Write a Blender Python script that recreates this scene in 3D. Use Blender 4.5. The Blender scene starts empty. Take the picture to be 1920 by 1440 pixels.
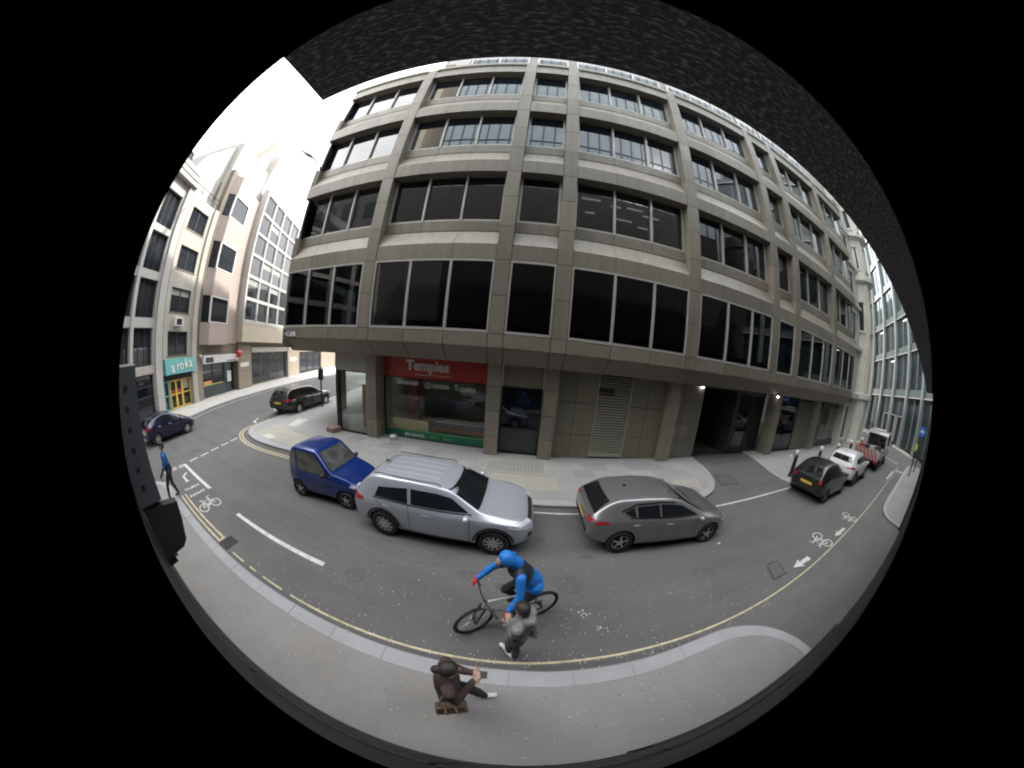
import bpy, bmesh, math, random
from mathutils import Vector, Matrix, noise
from mathutils.bvhtree import BVHTree
random.seed(11)
R = math.radians
sc = bpy.context.scene
COL = sc.collection

# ---------------------------------------------------------------- camera (wall-mounted fisheye, 180 degree lens)
CAMH = 4.35
cam = bpy.data.cameras.new('camera'); camo = bpy.data.objects.new('camera', cam); COL.objects.link(camo); sc.camera = camo
sc.render.engine = 'CYCLES'
cam.type = 'PANO'; cam.panorama_type = 'FISHEYE_LENS_POLYNOMIAL'
cam.sensor_width = 36; cam.sensor_fit = 'HORIZONTAL'; cam.lens = 12
cam.fisheye_polynomial_k0 = 0.0; cam.fisheye_polynomial_k1 = -0.130094; cam.fisheye_polynomial_k2 = -0.00159142
cam.fisheye_polynomial_k3 = 0.000575484; cam.fisheye_polynomial_k4 = -2.53997e-05
cam.fisheye_fov = R(179.4)
cam.shift_x = -0.013769; cam.shift_y = 0.00048
cam.clip_start = 0.005; cam.clip_end = 600
_y, _p, _r = 0.0085245, -0.1174384, 0.0914042
_f = Vector((math.sin(_y)*math.cos(_p), math.cos(_y)*math.cos(_p), math.sin(_p)))
_r0 = Vector((math.cos(_y), -math.sin(_y), 0)); _u0 = _r0.cross(_f)
_rr = math.cos(_r)*_r0+math.sin(_r)*_u0; _uu = -math.sin(_r)*_r0+math.cos(_r)*_u0
_M = Matrix((_rr, _uu, -_f)).transposed().to_4x4(); _M.translation = (0, 0, CAMH); camo.matrix_world = _M

# ---------------------------------------------------------------- sky and sun (sun stands behind the office block)
SUN_EL, SUN_AZ = R(42), R(30)          # azimuth from +Y towards +X
sdir = Vector((math.sin(SUN_AZ)*math.cos(SUN_EL), math.cos(SUN_AZ)*math.cos(SUN_EL), math.sin(SUN_EL)))
w = bpy.data.worlds.new('World'); sc.world = w; w.use_nodes = True
nt = w.node_tree; N = nt.nodes; L = nt.links; N.clear()
out = N.new('ShaderNodeOutputWorld'); bg = N.new('ShaderNodeBackground'); sky = N.new('ShaderNodeTexSky')
sky.sky_type = 'NISHITA'; sky.sun_disc = False; sky.sun_elevation = SUN_EL; sky.sun_rotation = SUN_AZ
sky.air_density = 1.0; sky.dust_density = 1.5
tc = N.new('ShaderNodeTexCoord'); mp = N.new('ShaderNodeMapping'); mp.inputs['Scale'].default_value = (1, 1, 2.2)
ns = N.new('ShaderNodeTexNoise'); ns.inputs['Scale'].default_value = 2.3; ns.inputs['Detail'].default_value = 7; ns.inputs['Roughness'].default_value = .55
rp = N.new('ShaderNodeValToRGB'); rp.color_ramp.elements[0].position = .26; rp.color_ramp.elements[1].position = .46
cr = N.new('ShaderNodeValToRGB'); cr.color_ramp.elements[0].position = .35; cr.color_ramp.elements[1].position = .75
cr.color_ramp.elements[0].color = (10.6, 10.7, 10.9, 1); cr.color_ramp.elements[1].color = (16.2, 16.1, 16.0, 1)
mx = N.new('ShaderNodeMixRGB')
L.new(tc.outputs['Generated'], mp.inputs['Vector']); L.new(mp.outputs[0], ns.inputs['Vector'])
L.new(ns.outputs['Fac'], rp.inputs[0]); L.new(ns.outputs['Fac'], cr.inputs[0])
L.new(rp.outputs[0], mx.inputs[0]); L.new(sky.outputs[0], mx.inputs[1]); L.new(cr.outputs[0], mx.inputs[2])
L.new(mx.outputs[0], bg.inputs['Color']); bg.inputs['Strength'].default_value = 0.15; L.new(bg.outputs[0], out.inputs[0])
sl = bpy.data.lights.new('sun', 'SUN'); sl.energy = 2.0; sl.angle = R(1.5); sl.color = (1, .95, .87)
so = bpy.data.objects.new('sun', sl); COL.objects.link(so); so.rotation_euler = (-sdir).to_track_quat('-Z', 'Y').to_euler(); so.location = (0, 30, 60)
vs = sc.view_settings; vs.view_transform = 'Standard'; vs.look = 'None'; vs.gamma = 1; vs.use_curve_mapping = False; vs.exposure = 1.62
sc.cycles.max_bounces = 8; sc.cycles.glossy_bounces = 4; sc.cycles.diffuse_bounces = 4; sc.cycles.transparent_max_bounces = 8
sc.cycles.filter_width = 2.0; sc.cycles.use_denoising = True; sc.cycles.caustics_reflective = False; sc.cycles.caustics_refractive = False

# ---------------------------------------------------------------- helpers
def gz(x):                              # the street climbs gently towards the right
    return 0 if x <= 0 else (.0025*x*x if x < 4 else .04+.02*(x-4))
MW = {}
def tag(o, label=None, cat=None, group=None, kind=None):
    if label: o['label'] = label
    if cat: o['category'] = cat
    if group: o['group'] = group
    if kind: o['kind'] = kind
    return o
def thing(name, label, cat, loc=(0, 0, 0), rz=0, group=None, kind=None):
    o = bpy.data.objects.new(name, None); COL.objects.link(o); o.location = loc; o.rotation_euler = (0, 0, rz)
    o.empty_display_size = .1
    MW[o] = Matrix.Translation(loc) @ Matrix.Rotation(rz, 4, 'Z')
    return tag(o, label, cat, group, kind)
def link(name, me, m=None, parent=None):
    o = bpy.data.objects.new(name, me); COL.objects.link(o)
    if m: me.materials.append(m)
    if parent: o.parent = parent; MW[o] = MW.get(parent, Matrix())
    else: MW[o] = Matrix()
    return o
class MB:
    def __init__(s, T=None): s.v = []; s.f = []; s.T = T
    def add(s, vs, fs):
        b = len(s.v)
        s.v += [Vector(v) if s.T is None else Vector(s.T(*v)) for v in vs]; s.f += [[i+b for i in f] for f in fs]; return s
    def box(s, x0, x1, y0, y1, z0, z1):
        return s.add([(x0,y0,z0),(x1,y0,z0),(x1,y1,z0),(x0,y1,z0),(x0,y0,z1),(x1,y0,z1),(x1,y1,z1),(x0,y1,z1)],
                     [(0,3,2,1),(4,5,6,7),(0,1,5,4),(1,2,6,5),(2,3,7,6),(3,0,4,7)])
    def prism(s, poly, a0, a1, ax='x'):
        n = len(poly)
        g = {'x': lambda p, a: (a, p[0], p[1]), 'y': lambda p, a: (p[0], a, p[1]), 'z': lambda p, a: (p[0], p[1], a)}[ax]
        return s.add([g(p, a0) for p in poly]+[g(p, a1) for p in poly],
                     [tuple(range(n))[::-1], tuple(range(n, 2*n))]+[(i, (i+1) % n, n+(i+1) % n, n+i) for i in range(n)])
    def tube(s, pts, r, n=8, cap=True):
        pts = [Vector(p) for p in pts]; k = len(pts); rs = r if isinstance(r, (list, tuple)) else [r]*k
        V = []; F = []; up = None
        for i, p in enumerate(pts):
            d = (pts[min(i+1, k-1)]-pts[max(i-1, 0)]).normalized()
            a = d.orthogonal().normalized() if up is None else (up-d*up.dot(d)).normalized()
            up = a; b = d.cross(a)
            V += [p+(a*math.cos(6.28318*j/n)+b*math.sin(6.28318*j/n))*rs[i] for j in range(n)]
        for i in range(k-1):
            F += [(i*n+j, i*n+(j+1) % n, (i+1)*n+(j+1) % n, (i+1)*n+j) for j in range(n)]
        if cap: F += [tuple(range(n))[::-1], tuple(range((k-1)*n, k*n))]
        return s.add(V, F)
    def lathe(s, prof, c=(0, 0, 0), ax='z', n=20, cap=True):
        c = Vector(c); V = []; F = []; k = len(prof)
        for r, h in prof:
            for j in range(n):
                x, y = r*math.cos(6.28318*j/n), r*math.sin(6.28318*j/n)
                V.append(c+Vector({'z': (x, y, h), 'y': (x, h, y), 'x': (h, x, y)}[ax]))
        for i in range(k-1): F += [(i*n+j, i*n+(j+1) % n, (i+1)*n+(j+1) % n, (i+1)*n+j) for j in range(n)]
        if cap: F += [tuple(range(n))[::-1], tuple(range((k-1)*n, k*n))]
        return s.add(V, F)
    def ell(s, c, rx, ry, rz, n=12, m=8, rot=None):
        c = Vector(c); V = []; F = []
        for i in range(m+1):
            t = math.pi*i/m
            for j in range(n):
                q = Vector((rx*math.sin(t)*math.cos(6.28318*j/n), ry*math.sin(t)*math.sin(6.28318*j/n), rz*math.cos(t)))
                V.append(c+(rot @ q if rot else q))
        for i in range(m): F += [(i*n+j, (i+1)*n+j, (i+1)*n+(j+1) % n, i*n+(j+1) % n) for j in range(n)]
        return s.add(V, F)
    def cap(s, p0, p1, r0, r1, n=12):          # tapered capsule
        p0 = Vector(p0); p1 = Vector(p1)
        s.tube([p0, p1], [r0, r1], n); s.ell(p0, r0, r0, r0, n, 8); s.ell(p1, r1, r1, r1, n, 8); return s
    def quad(s, *p): return s.add(p, [tuple(range(len(p)))])
    def build(s, name, m, parent=None, label=None, cat=None, group=None, kind=None, smooth=False, local=False):
        me = bpy.data.meshes.new(name)
        V = s.v
        if parent is not None and not local:
            inv = MW[parent].inverted(); V = [inv @ v for v in V]
        me.from_pydata([tuple(v) for v in V], [], s.f); me.update()
        if smooth: me.polygons.foreach_set('use_smooth', [True]*len(me.polygons))
        o = link(name, me, m, parent)
        return tag(o, label, cat, group, kind)
def fixn(o):
    bm = bmesh.new(); bm.from_mesh(o.data); bmesh.ops.recalc_face_normals(bm, faces=bm.faces); bm.to_mesh(o.data); bm.free(); return o
def bevel(o, w=.01, seg=2):
    bm = bmesh.new(); bm.from_mesh(o.data)
    bmesh.ops.bevel(bm, geom=bm.edges[:], offset=w, segments=seg, affect='EDGES', profile=.6); bm.to_mesh(o.data); bm.free(); return o
def apply_mods(o):
    dg = bpy.context.evaluated_depsgraph_get(); me = bpy.data.meshes.new_from_object(o.evaluated_get(dg), depsgraph=dg)
    o.modifiers.clear(); o.data = me; return o
def text(s, size, m, name, parent, loc, rot=(R(90), 0, 0), ext=.004, bold=0, sx=1, align='LEFT', **kw):
    c = bpy.data.curves.new(name, 'FONT'); c.body = s; c.size = size; c.extrude = ext; c.offset = bold; c.align_x = align; c.resolution_u = 3
    t = bpy.data.objects.new(name, c); COL.objects.link(t)
    dg = bpy.context.evaluated_depsgraph_get(); me = bpy.data.meshes.new_from_object(t.evaluated_get(dg), depsgraph=dg)
    bpy.data.objects.remove(t); bpy.data.curves.remove(c)
    from mathutils import Euler
    M = Matrix.Translation(loc) @ Euler(rot).to_matrix().to_4x4() @ Matrix.Diagonal((sx, 1, 1, 1))
    if parent is not None: M = MW[parent].inverted() @ M
    me.transform(M); me.materials.clear()
    return tag(link(name, me, m, parent), **kw)

# ---------------------------------------------------------------- materials
def mat(name, col, rough=.6, metal=0, var=.12, vsc=1.2, fine=.06, fsc=25, bump=0, bsc=60, spec=.5, coat=0, ior=1.5, obj=False, stretch=None, streak=0, ssc=(4, 4, .22)):
    m = bpy.data.materials.new(name); m.use_nodes = True; nt = m.node_tree; n = nt.nodes; b = n['Principled BSDF']
    b.inputs['Roughness'].default_value = rough; b.inputs['Metallic'].default_value = metal
    b.inputs['Specular IOR Level'].default_value = spec; b.inputs['IOR'].default_value = ior
    if coat: b.inputs['Coat Weight'].default_value = coat; b.inputs['Coat Roughness'].default_value = .06
    if var or fine or bump:
        if obj: src = n.new('ShaderNodeTexCoord').outputs['Object']
        else: src = n.new('ShaderNodeNewGeometry').outputs['Position']
        if stretch:
            mp = n.new('ShaderNodeMapping'); mp.inputs['Scale'].default_value = stretch; nt.links.new(src, mp.inputs[0]); src = mp.outputs[0]
        def nz(s, d=4):
            t = n.new('ShaderNodeTexNoise'); t.inputs['Scale'].default_value = s; t.inputs['Detail'].default_value = d; nt.links.new(src, t.inputs['Vector']); return t.outputs['Fac']
        def mth(op, a, c):
            t = n.new('ShaderNodeMath'); t.operation = op
            for i, q in enumerate((a, c)):
                if isinstance(q, (int, float)): t.inputs[i].default_value = q
                else: nt.links.new(q, t.inputs[i])
            return t.outputs[0]
        f = mth('MULTIPLY', mth('SUBTRACT', nz(vsc), .5), var*4)
        f = mth('ADD', f, mth('MULTIPLY', mth('SUBTRACT', nz(fsc), .5), fine*4))
        if streak:
            m2 = n.new('ShaderNodeMapping'); m2.inputs['Scale'].default_value = ssc; nt.links.new(src, m2.inputs[0]); t2 = n.new('ShaderNodeTexNoise'); t2.inputs['Scale'].default_value = 1.0; t2.inputs['Detail'].default_value = 5; nt.links.new(m2.outputs[0], t2.inputs['Vector'])
            f = mth('ADD', f, mth('MULTIPLY', mth('SUBTRACT', t2.outputs['Fac'], .5), streak*4))
        f = mth('ADD', f, 1.0)
        vm = n.new('ShaderNodeVectorMath'); vm.operation = 'SCALE'; vm.inputs[0].default_value = col[:3]; nt.links.new(f, vm.inputs['Scale'])
        nt.links.new(vm.outputs[0], b.inputs['Base Color'])
        rr = mth('ADD', mth('MULTIPLY', mth('SUBTRACT', nz(vsc*3), .5), .25*(1 if rough > .15 else .1)), rough); nt.links.new(rr, b.inputs['Roughness'])
        if bump:
            bp = n.new('ShaderNodeBump'); bp.inputs['Strength'].default_value = bump; bp.inputs['Distance'].default_value = .01
            nt.links.new(nz(bsc, 6), bp.inputs['Height']); nt.links.new(bp.outputs[0], b.inputs['Normal'])
    else: b.inputs['Base Color'].default_value = (*col[:3], 1)
    return m
def glass_clear(name, tint=(.9, .95, .93), refl=1.0, ior=1.5):
    m = bpy.data.materials.new(name); m.use_nodes = True; nt = m.node_tree; n = nt.nodes; n.clear()
    o = n.new('ShaderNodeOutputMaterial'); t = n.new('ShaderNodeBsdfTransparent'); g = n.new('ShaderNodeBsdfGlossy'); mx = n.new('ShaderNodeMixShader'); f = n.new('ShaderNodeFresnel')
    t.inputs[0].default_value = (*tint, 1); g.inputs['Roughness'].default_value = .015; 
    gb = n.new('ShaderNodeNewGeometry'); mi = n.new('ShaderNodeMix'); mi.data_type = 'FLOAT'; mi.inputs[2].default_value = ior; mi.inputs[3].default_value = 1/ior
    nt.links.new(gb.outputs['Backfacing'], mi.inputs[0]); nt.links.new(mi.outputs[0], f.inputs['IOR'])
    nt.links.new(f.outputs[0], mx.inputs[0]); nt.links.new(t.outputs[0], mx.inputs[1]); nt.links.new(g.outputs[0], mx.inputs[2]); nt.links.new(mx.outputs[0], o.inputs[0]); return m
def emit(name, col, s):
    m = bpy.data.materials.new(name); m.use_nodes = True; b = m.node_tree.nodes['Principled BSDF']
    b.inputs['Emission Color'].default_value = (*col, 1); b.inputs['Emission Strength'].default_value = s; b.inputs['Base Color'].default_value = (*col, 1); return m
M = {}
M['asphalt'] = mat('asphalt', (.122, .120, .118), .85, var=.09, vsc=.6, fine=.14, fsc=60, bump=.4, bsc=180, streak=.11, ssc=(.25, 2.2, 1))
M['asphalt_new'] = mat('asphalt_patch', (.102, .101, .099), .85, var=.12, vsc=1.5, fine=.16, fsc=70, bump=.35, bsc=180)
M['pave'] = mat('pavement_stone', (.255, .243, .240), .8, var=.10, vsc=.9, fine=.07, fsc=45, bump=.12, bsc=120)
M['pave_far'] = mat('pavement_far', (.315, .315, .308), .8, var=.10, vsc=.7, fine=.07, fsc=40, bump=.12, bsc=120)
M['pave_pale'] = mat('pale_paving', (.37, .35, .305), .8, var=.10, vsc=1.5, fine=.06, bump=.1)
M['pave_white'] = mat('white_slab', (.52, .50, .47), .8, var=.08, fine=.06)
M['granite_kerb'] = mat('granite_kerb', (.34, .345, .36), .75, var=.08, vsc=2, fine=.10, fsc=90, bump=.1)
M['paint_white'] = mat('white_road_paint', (.58, .58, .56), .75, var=.28, vsc=9, fine=.16, fsc=40)
M['paint_yellow'] = mat('yellow_road_paint', (.56, .50, .32), .8, var=.36, vsc=7, fine=.2, fsc=40)
M['iron'] = mat('cast_iron', (.07, .066, .062), .65, metal=.3, var=.2, fine=.15, bump=.4)
M['clad'] = mat('brown_grey_cladding', (.236, .207, .162), .45, var=.06, vsc=.35, fine=.04, fsc=14, streak=.15)
M['clad2'] = mat('brown_grey_cladding_b', (.250, .220, .174), .45, var=.06, vsc=.45, fine=.04, fsc=14, streak=.15)
M['clad3'] = mat('brown_grey_cladding_c', (.208, .184, .146), .45, var=.06, vsc=.45, fine=.04, fsc=14, streak=.15)
M['joint'] = mat('dark_joint', (.045, .04, .034), .9, var=0, fine=.1)
M['soffit'] = mat('soffit_cladding', (.205, .168, .130), .5, var=.08, vsc=.5, fine=.05)
M['alu'] = mat('pale_window_frame', (.50, .48, .45), .4, metal=.2, var=.05, fine=.03)
M['wglass'] = mat('office_glass', (.005, .007, .010), .02, var=0, fine=0, ior=1.56, spec=.5)
M['tint'] = glass_clear('office_tinted_glass', (.26, .29, .31), ior=1.58)
M['upglass'] = mat('upper_office_glass', (.012, .018, .026), .02, var=0, fine=0, ior=1.85)
M['room'] = mat('office_interior', (.34, .33, .31), .8)
M['wglass2'] = mat('office_glass_b', (.009, .012, .017), .025, var=0, fine=0, ior=1.6, spec=.5)
M['stonewall'] = mat('ground_wall_panel', (.205, .184, .138), .5, streak=.08, var=.10, vsc=.6, fine=.05)
M['louvre'] = mat('louvre_metal', (.42, .39, .32), .5, metal=.2, var=.06, fine=.04)
M['black'] = mat('black_paint', (.012, .012, .013), .55, var=.05, fine=0)
M['rubber'] = mat('rubber', (.018, .018, .019), .8, var=.1, fine=.05)
M['dark'] = mat('dark_void', (.02, .019, .018), .8, var=.1, fine=0)
M['white'] = mat('white_paint', (.72, .71, .69), .5, var=.05, fine=.03)
M['red_sign'] = mat('red_sign', (.40, .055, .045), .35, var=.06, fine=.02)
M['silver'] = mat('silver_letter', (.66, .63, .58), .35, metal=.4, var=.05, fine=0)
M['green_sign'] = mat('green_sign', (.01, .16, .085), .35, var=.05, fine=0)
M['ply'] = mat('plywood', (.70, .50, .28), .65, var=.12, vsc=3, fine=.08, fsc=18, stretch=(.6, 1, 6))
M['plaster'] = mat('interior_wall', (.62, .57, .48), .8, var=.05)
M['clear'] = glass_clear('shop_glass', (.86, .90, .88), ior=1.52)
M['stone_white'] = mat('portland_stone', (.62, .60, .53), .75, var=.09, vsc=.8, fine=.06, fsc=12, bump=.1, bsc=30)
M['stone_cream'] = mat('cream_render', (.48, .455, .40), .75, streak=.14, var=.12, vsc=.9, fine=.06, bump=.05, stretch=(1, 1, .4))
M['concrete_white'] = mat('white_concrete', (.50, .49, .465), .75, var=.07, vsc=.8, fine=.05)
M['pink'] = mat('pink_stone', (.45, .375, .335), .7, var=.06, vsc=.7, fine=.05)
M['tan'] = mat('tan_stone', (.28, .235, .185), .7, var=.10, vsc=1, fine=.06)
M['brownstone'] = mat('brown_stone', (.19, .16, .128), .7, var=.10, vsc=1.1, fine=.06)
M['beige_panel'] = mat('beige_panel', (.56, .49, .38), .65, var=.05, fine=.03)
M['lglass'] = mat('left_building_glass', (.022, .027, .034), .03, var=.3, vsc=.8, fine=0, ior=1.42)
M['blind'] = mat('window_blind', (.36, .37, .36), .7, var=.06)
M['teal'] = mat('teal_fascia', (.15, .44, .44), .5, var=.08, fine=.05)
M['yellow'] = mat('yellow_frame', (.78, .52, .08), .45, var=.05, fine=.02)
M['shop_dark'] = mat('slate_shopfront', (.045, .055, .06), .4, var=.08)
M['own'] = mat('dark_granite', (.018, .019, .023), .6, spec=.25, var=.15, vsc=1.5, fine=.25, fsc=120)
M['steel_green'] = mat('grey_green_mullion', (.30, .345, .345), .4, metal=.3, var=.04, fine=.02)
M['glass_tower'] = mat('tower_glass', (.03, .045, .055), .03, var=.25, vsc=.5, fine=0, ior=1.7)
M['spandrel'] = mat('spandrel_glass', (.15, .185, .19), .2, var=.1)

def fleck(name, base, pale, sc, lo, hi, bump):
    m = mat(name, base, .75, var=0, fine=.1, bump=bump, bsc=35); nt = m.node_tree; n = nt.nodes
    g = n.new('ShaderNodeNewGeometry'); mp = n.new('ShaderNodeMapping'); mp.inputs['Scale'].default_value = (.3, 1, 1); t = n.new('ShaderNodeTexNoise'); t.inputs['Scale'].default_value = sc; t.inputs['Detail'].default_value = 3
    r = n.new('ShaderNodeValToRGB'); r.color_ramp.elements[0].position = lo; r.color_ramp.elements[1].position = hi
    r.color_ramp.elements[0].color = (*base, 1); r.color_ramp.elements[1].color = (*pale, 1)
    nt.links.new(g.outputs['Position'], mp.inputs[0]); nt.links.new(mp.outputs[0], t.inputs['Vector']); nt.links.new(t.outputs['Fac'], r.inputs[0]); nt.links.new(r.outputs[0], n['Principled BSDF'].inputs['Base Color']); return m
# ================================================================ the setting: road, pavements, kerbs, markings
def sheet(name, poly, off, m, parent=None, depth=0, cuts=(0, 1, 2, 3, 4), **kw):
    bm = bmesh.new(); vs_ = [bm.verts.new((x, y, 0)) for x, y in poly]; bm.faces.new(vs_)
    for c in cuts:
        bmesh.ops.bisect_plane(bm, geom=bm.verts[:]+bm.edges[:]+bm.faces[:], plane_co=(c, 0, 0), plane_no=(1, 0, 0))
    bmesh.ops.recalc_face_normals(bm, faces=bm.faces)
    if bm.faces[:] and sum(f.normal.z for f in bm.faces) < 0: bmesh.ops.reverse_faces(bm, faces=bm.faces)
    if depth:
        top = bm.faces[:]
        r = bmesh.ops.extrude_face_region(bm, geom=top)
        up = set(v for v in r['geom'] if isinstance(v, bmesh.types.BMVert))
        for v in bm.verts: v.co.z = gz(v.co.x)+off-(0 if v in up else depth)
        bmesh.ops.delete(bm, geom=top, context='FACES_ONLY')
        bmesh.ops.recalc_face_normals(bm, faces=bm.faces)
    else:
        for v in bm.verts: v.co.z = gz(v.co.x)+off
    me = bpy.data.meshes.new(name); bm.to_mesh(me); bm.free()
    o = link(name, me, m, parent); return tag(o, **kw)
def smooth_path(P, n=6):
    out_ = []
    for i in range(len(P)-1):
        p0, p1, p2, p3 = (Vector(P[max(i-1, 0)]), Vector(P[i]), Vector(P[i+1]), Vector(P[min(i+2, len(P)-1)]))
        for k in range(n):
            t = k/n; out_.append(.5*((2*p1)+(p2-p0)*t+(2*p0-5*p1+4*p2-p3)*t*t+(3*p1-p0-3*p2+p3)*t**3))
    out_.append(Vector(P[-1])); return out_
def resample(P, step):
    P = [Vector(p) for p in P]; d = [0]
    for a, b in zip(P, P[1:]): d.append(d[-1]+(b-a).length)
    n = max(1, round(d[-1]/step)); res = []; j = 0
    for i in range(n+1):
        s = d[-1]*i/n
        while j < len(d)-2 and d[j+1] < s: j += 1
        t = (s-d[j])/max(d[j+1]-d[j], 1e-9); res.append(P[j].lerp(P[j+1], min(max(t, 0), 1)))
    return res
def offset(P, w):
    res = []
    for i in range(len(P)):
        d = (P[min(i+1, len(P)-1)]-P[max(i-1, 0)]).normalized(); res.append(P[i]+Vector((-d.y, d.x))*w)
    return res
def kerb(path, width, parent, step=.95, top=.108, m='granite_kerb'):
    P = resample(path, step/3); I = offset(P, width); O = offset(P, -.012)
    n = (len(P)-1)//3
    for k in range(n):
        i0, i1 = 3*k, 3*k+3
        if k == n-1: i1 = len(P)-1
        pl = [Vector(q) for q in O[i0:i1+1]]+[Vector(q) for q in I[i0:i1+1]][::-1]
        c = sum(pl, Vector((0, 0)))/len(pl); L_ = max((q-c).length for q in pl)
        pl = [c+(q-c)*(1-.006/L_) for q in pl]
        b = MB(); h = top+random.uniform(-.003, .003)
        nn = len(pl)
        b.add([(q.x, q.y, gz(q.x)-.06) for q in pl]+[(q.x, q.y, gz(q.x)+h) for q in pl],
              [tuple(range(nn, 2*nn))]+[(i, (i+1) % nn, nn+(i+1) % nn, nn+i) for i in range(nn)])
        fixn(b.build('kerb_stone', M[m], parent))
def strip(path, w, off, name, m, parent):
    P = [Vector(p) for p in path]; A = offset(P, w/2); B_ = offset(P, -w/2); b = MB()
    for i in range(len(P)-1):
        b.quad((B_[i].x, B_[i].y, gz(B_[i].x)+off), (B_[i+1].x, B_[i+1].y, gz(B_[i+1].x)+off), (A[i+1].x, A[i+1].y, gz(A[i+1].x)+off), (A[i].x, A[i].y, gz(A[i].x)+off))
    return b.build(name, M[m], parent)

# one sheet of ground to the horizon
bm = bmesh.new()
xs = [-260, -120, -60, -30, -15, -5, 0, 1, 2, 3, 4, 8, 16, 30, 45, 60, 120, 260]; ys = [-220, -60, -10, 0, 3, 6, 12, 30, 80, 240]
gv = [[bm.verts.new((x, y, gz(min(x, 60)))) for y in ys] for x in xs]
for i in range(len(xs)-1):
    for j in range(len(ys)-1): bm.faces.new((gv[i][j], gv[i+1][j], gv[i+1][j+1], gv[i][j+1]))
me = bpy.data.meshes.new('road'); bm.to_mesh(me); bm.free()
road = tag(link('road', me, M['asphalt']), 'grey asphalt roadway with painted markings', 'road', kind='structure')

farK = smooth_path([(9.2, 9.6), (8.9, 7.83), (8.5, 6.9), (7.95, 6.22), (7.2, 5.74), (6.1, 5.55), (2, 5.5), (-2, 5.55), (-5.2, 5.85), (-6.6, 6.02), (-7.7, 6.0), (-9.1, 5.87), (-10.6, 5.74), (-11.8, 5.74), (-12.9, 5.98), (-13.65, 6.47), (-13.96, 7.26), (-14.3, 8.5), (-14.8, 10.4), (-15.6, 13.4), (-17.6, 20.5), (-21, 33)], 5)
pav_far = sheet('pavement', [tuple(p) for p in farK]+[(-10, 33), (-6, 9.9), (9.2, 9.9)], .1, M['pave_far'], depth=.2, label='grey pavement with granite kerb in front of the brown office block', cat='pavement', kind='structure')
kerb(farK, -.26, pav_far, 1.0)
rightK = smooth_path([(13.95, 10.4), (13.3, 8.4), (12.7, 7.2), (12.36, 6.2), (12.4, 5.6), (12.8, 5.3), (13.8, 5.25), (20, 5.3), (26, 5.42), (28.6, 5.9), (30.6, 7.2), (33, 9.2), (40, 14.6)], 5)
pav_right = sheet('pavement', [tuple(p) for p in rightK]+[(40, 22), (14, 22)], .1, M['pave_far'], depth=.2, label='grey pavement with bollards beside the vehicle entrance', cat='pavement', kind='structure')
kerb(rightK, .24, pav_right, 1.1)
nearK = smooth_path([(-11.75, -3), (-11.72, -.5), (-11.55, .5), (-11.15, 1.08), (-10.5, 1.32), (-9, 1.34), (-5.8, 1.33), (-3, 1.36), (0, 1.36), (.8, 1.35), (2.2, 1.38), (3.2, 1.44), (4.0, 1.43), (4.69, 1.17), (5.15, .70), (5.37, .1), (5.40, -.4)], 6)
pav_near = sheet('pavement', [tuple(p) for p in nearK]+[(5.4, -.5), (-12, -3)], .1, M['pave'], depth=.2, label='smooth grey pavement strip directly below the camera wall', cat='pavement', kind='structure')
kerb(nearK, -.24, pav_near, .92)
near2 = smooth_path([(14.05, -.5), (14.15, .1), (14.25, .62), (14.6, 1.02), (15.2, 1.27), (16.5, 1.42), (20, 1.5), (28, 1.5), (29.3, 1.1), (29.9, .2), (30, -1)], 5)
pav_n2 = sheet('pavement', [tuple(p) for p in near2]+[(14.05, -1)], .1, M['pave'], depth=.2, label='grey pavement past the near driveway, below the right wall', cat='pavement', kind='structure')
kerb(near2, -.2, pav_n2, 1.0)
leftK = smooth_path([(-13.5, -12), (-15.6, -4), (-17.95, 2.0), (-19.3, 5.0), (-20.8, 7.3), (-22.2, 9.9), (-23.8, 13.3), (-26.1, 18.6), (-29.3, 26.4), (-33, 36)], 4)
pav_left = sheet('pavement', [tuple(p) for p in leftK]+[(-50, 40), (-24, -12)], .1, M['pave_white'], depth=.2, label='bright pale pavement in front of the shops across the side street', cat='pavement', kind='structure')
M['pave_white'].node_tree  # pale York stone
kerb(leftK, .24, pav_left, 1.2)
glassK = smooth_path([(33.6, -8), (34.2, .3), (34.5, 2.2), (39.3, 6.1), (44.8, 11.3), (55, 21)], 4)
pav_glass = sheet('pavement', [tuple(p) for p in glassK]+[(75, 21), (60, -8)], .1, M['pave_pale'], depth=.2, label='pale pavement at the foot of the glass office', cat='pavement', kind='structure')
kerb(glassK, -.3, pav_glass, 1.5)
# patches and plates let into the far pavement
def patch(poly, off, m, name, parent, **kw): return sheet(name, poly, off, M[m], parent, **kw)
for pl, mm in [([(-.92, 6.32), (1.46, 6.32), (1.48, 7.2), (-.9, 7.18)], 'pave_pale'), ([(3.3, 6.1), (7.2, 6.1), (7.6, 6.9), (3.3, 7.1)], 'pave_pale'), ([(-12.25, 7.85), (-11.7, 8.0), (-12.25, 9.25), (-12.9, 9.02)], 'pave_white'), ([(-12.0, 6.2), (-11.3, 6.15), (-11.2, 6.5), (-11.9, 6.55)], 'pave_white'), ([(-12.7, 6.3), (-9.2, 6.2), (-9.0, 7.2), (-12.9, 7.6)], 'pave_pale'), ([(-9.0, 6.3), (-7.2, 6.35), (-7.2, 7.3), (-9.0, 7.2)], 'pave_pale')]:
    patch(pl, .104 if mm == 'pave_pale' else .108, mm, 'paving_slab', pav_far)
random.seed(5)
slabm = [mat('far_slab_%d' % i, (.315*k, .315*k, .307*k), .8, var=.06, vsc=1.3, fine=.06, fsc=40, bump=.1) for i, k in enumerate((.86, .95, 1.03, 1.1))]
y = 7.3
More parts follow.
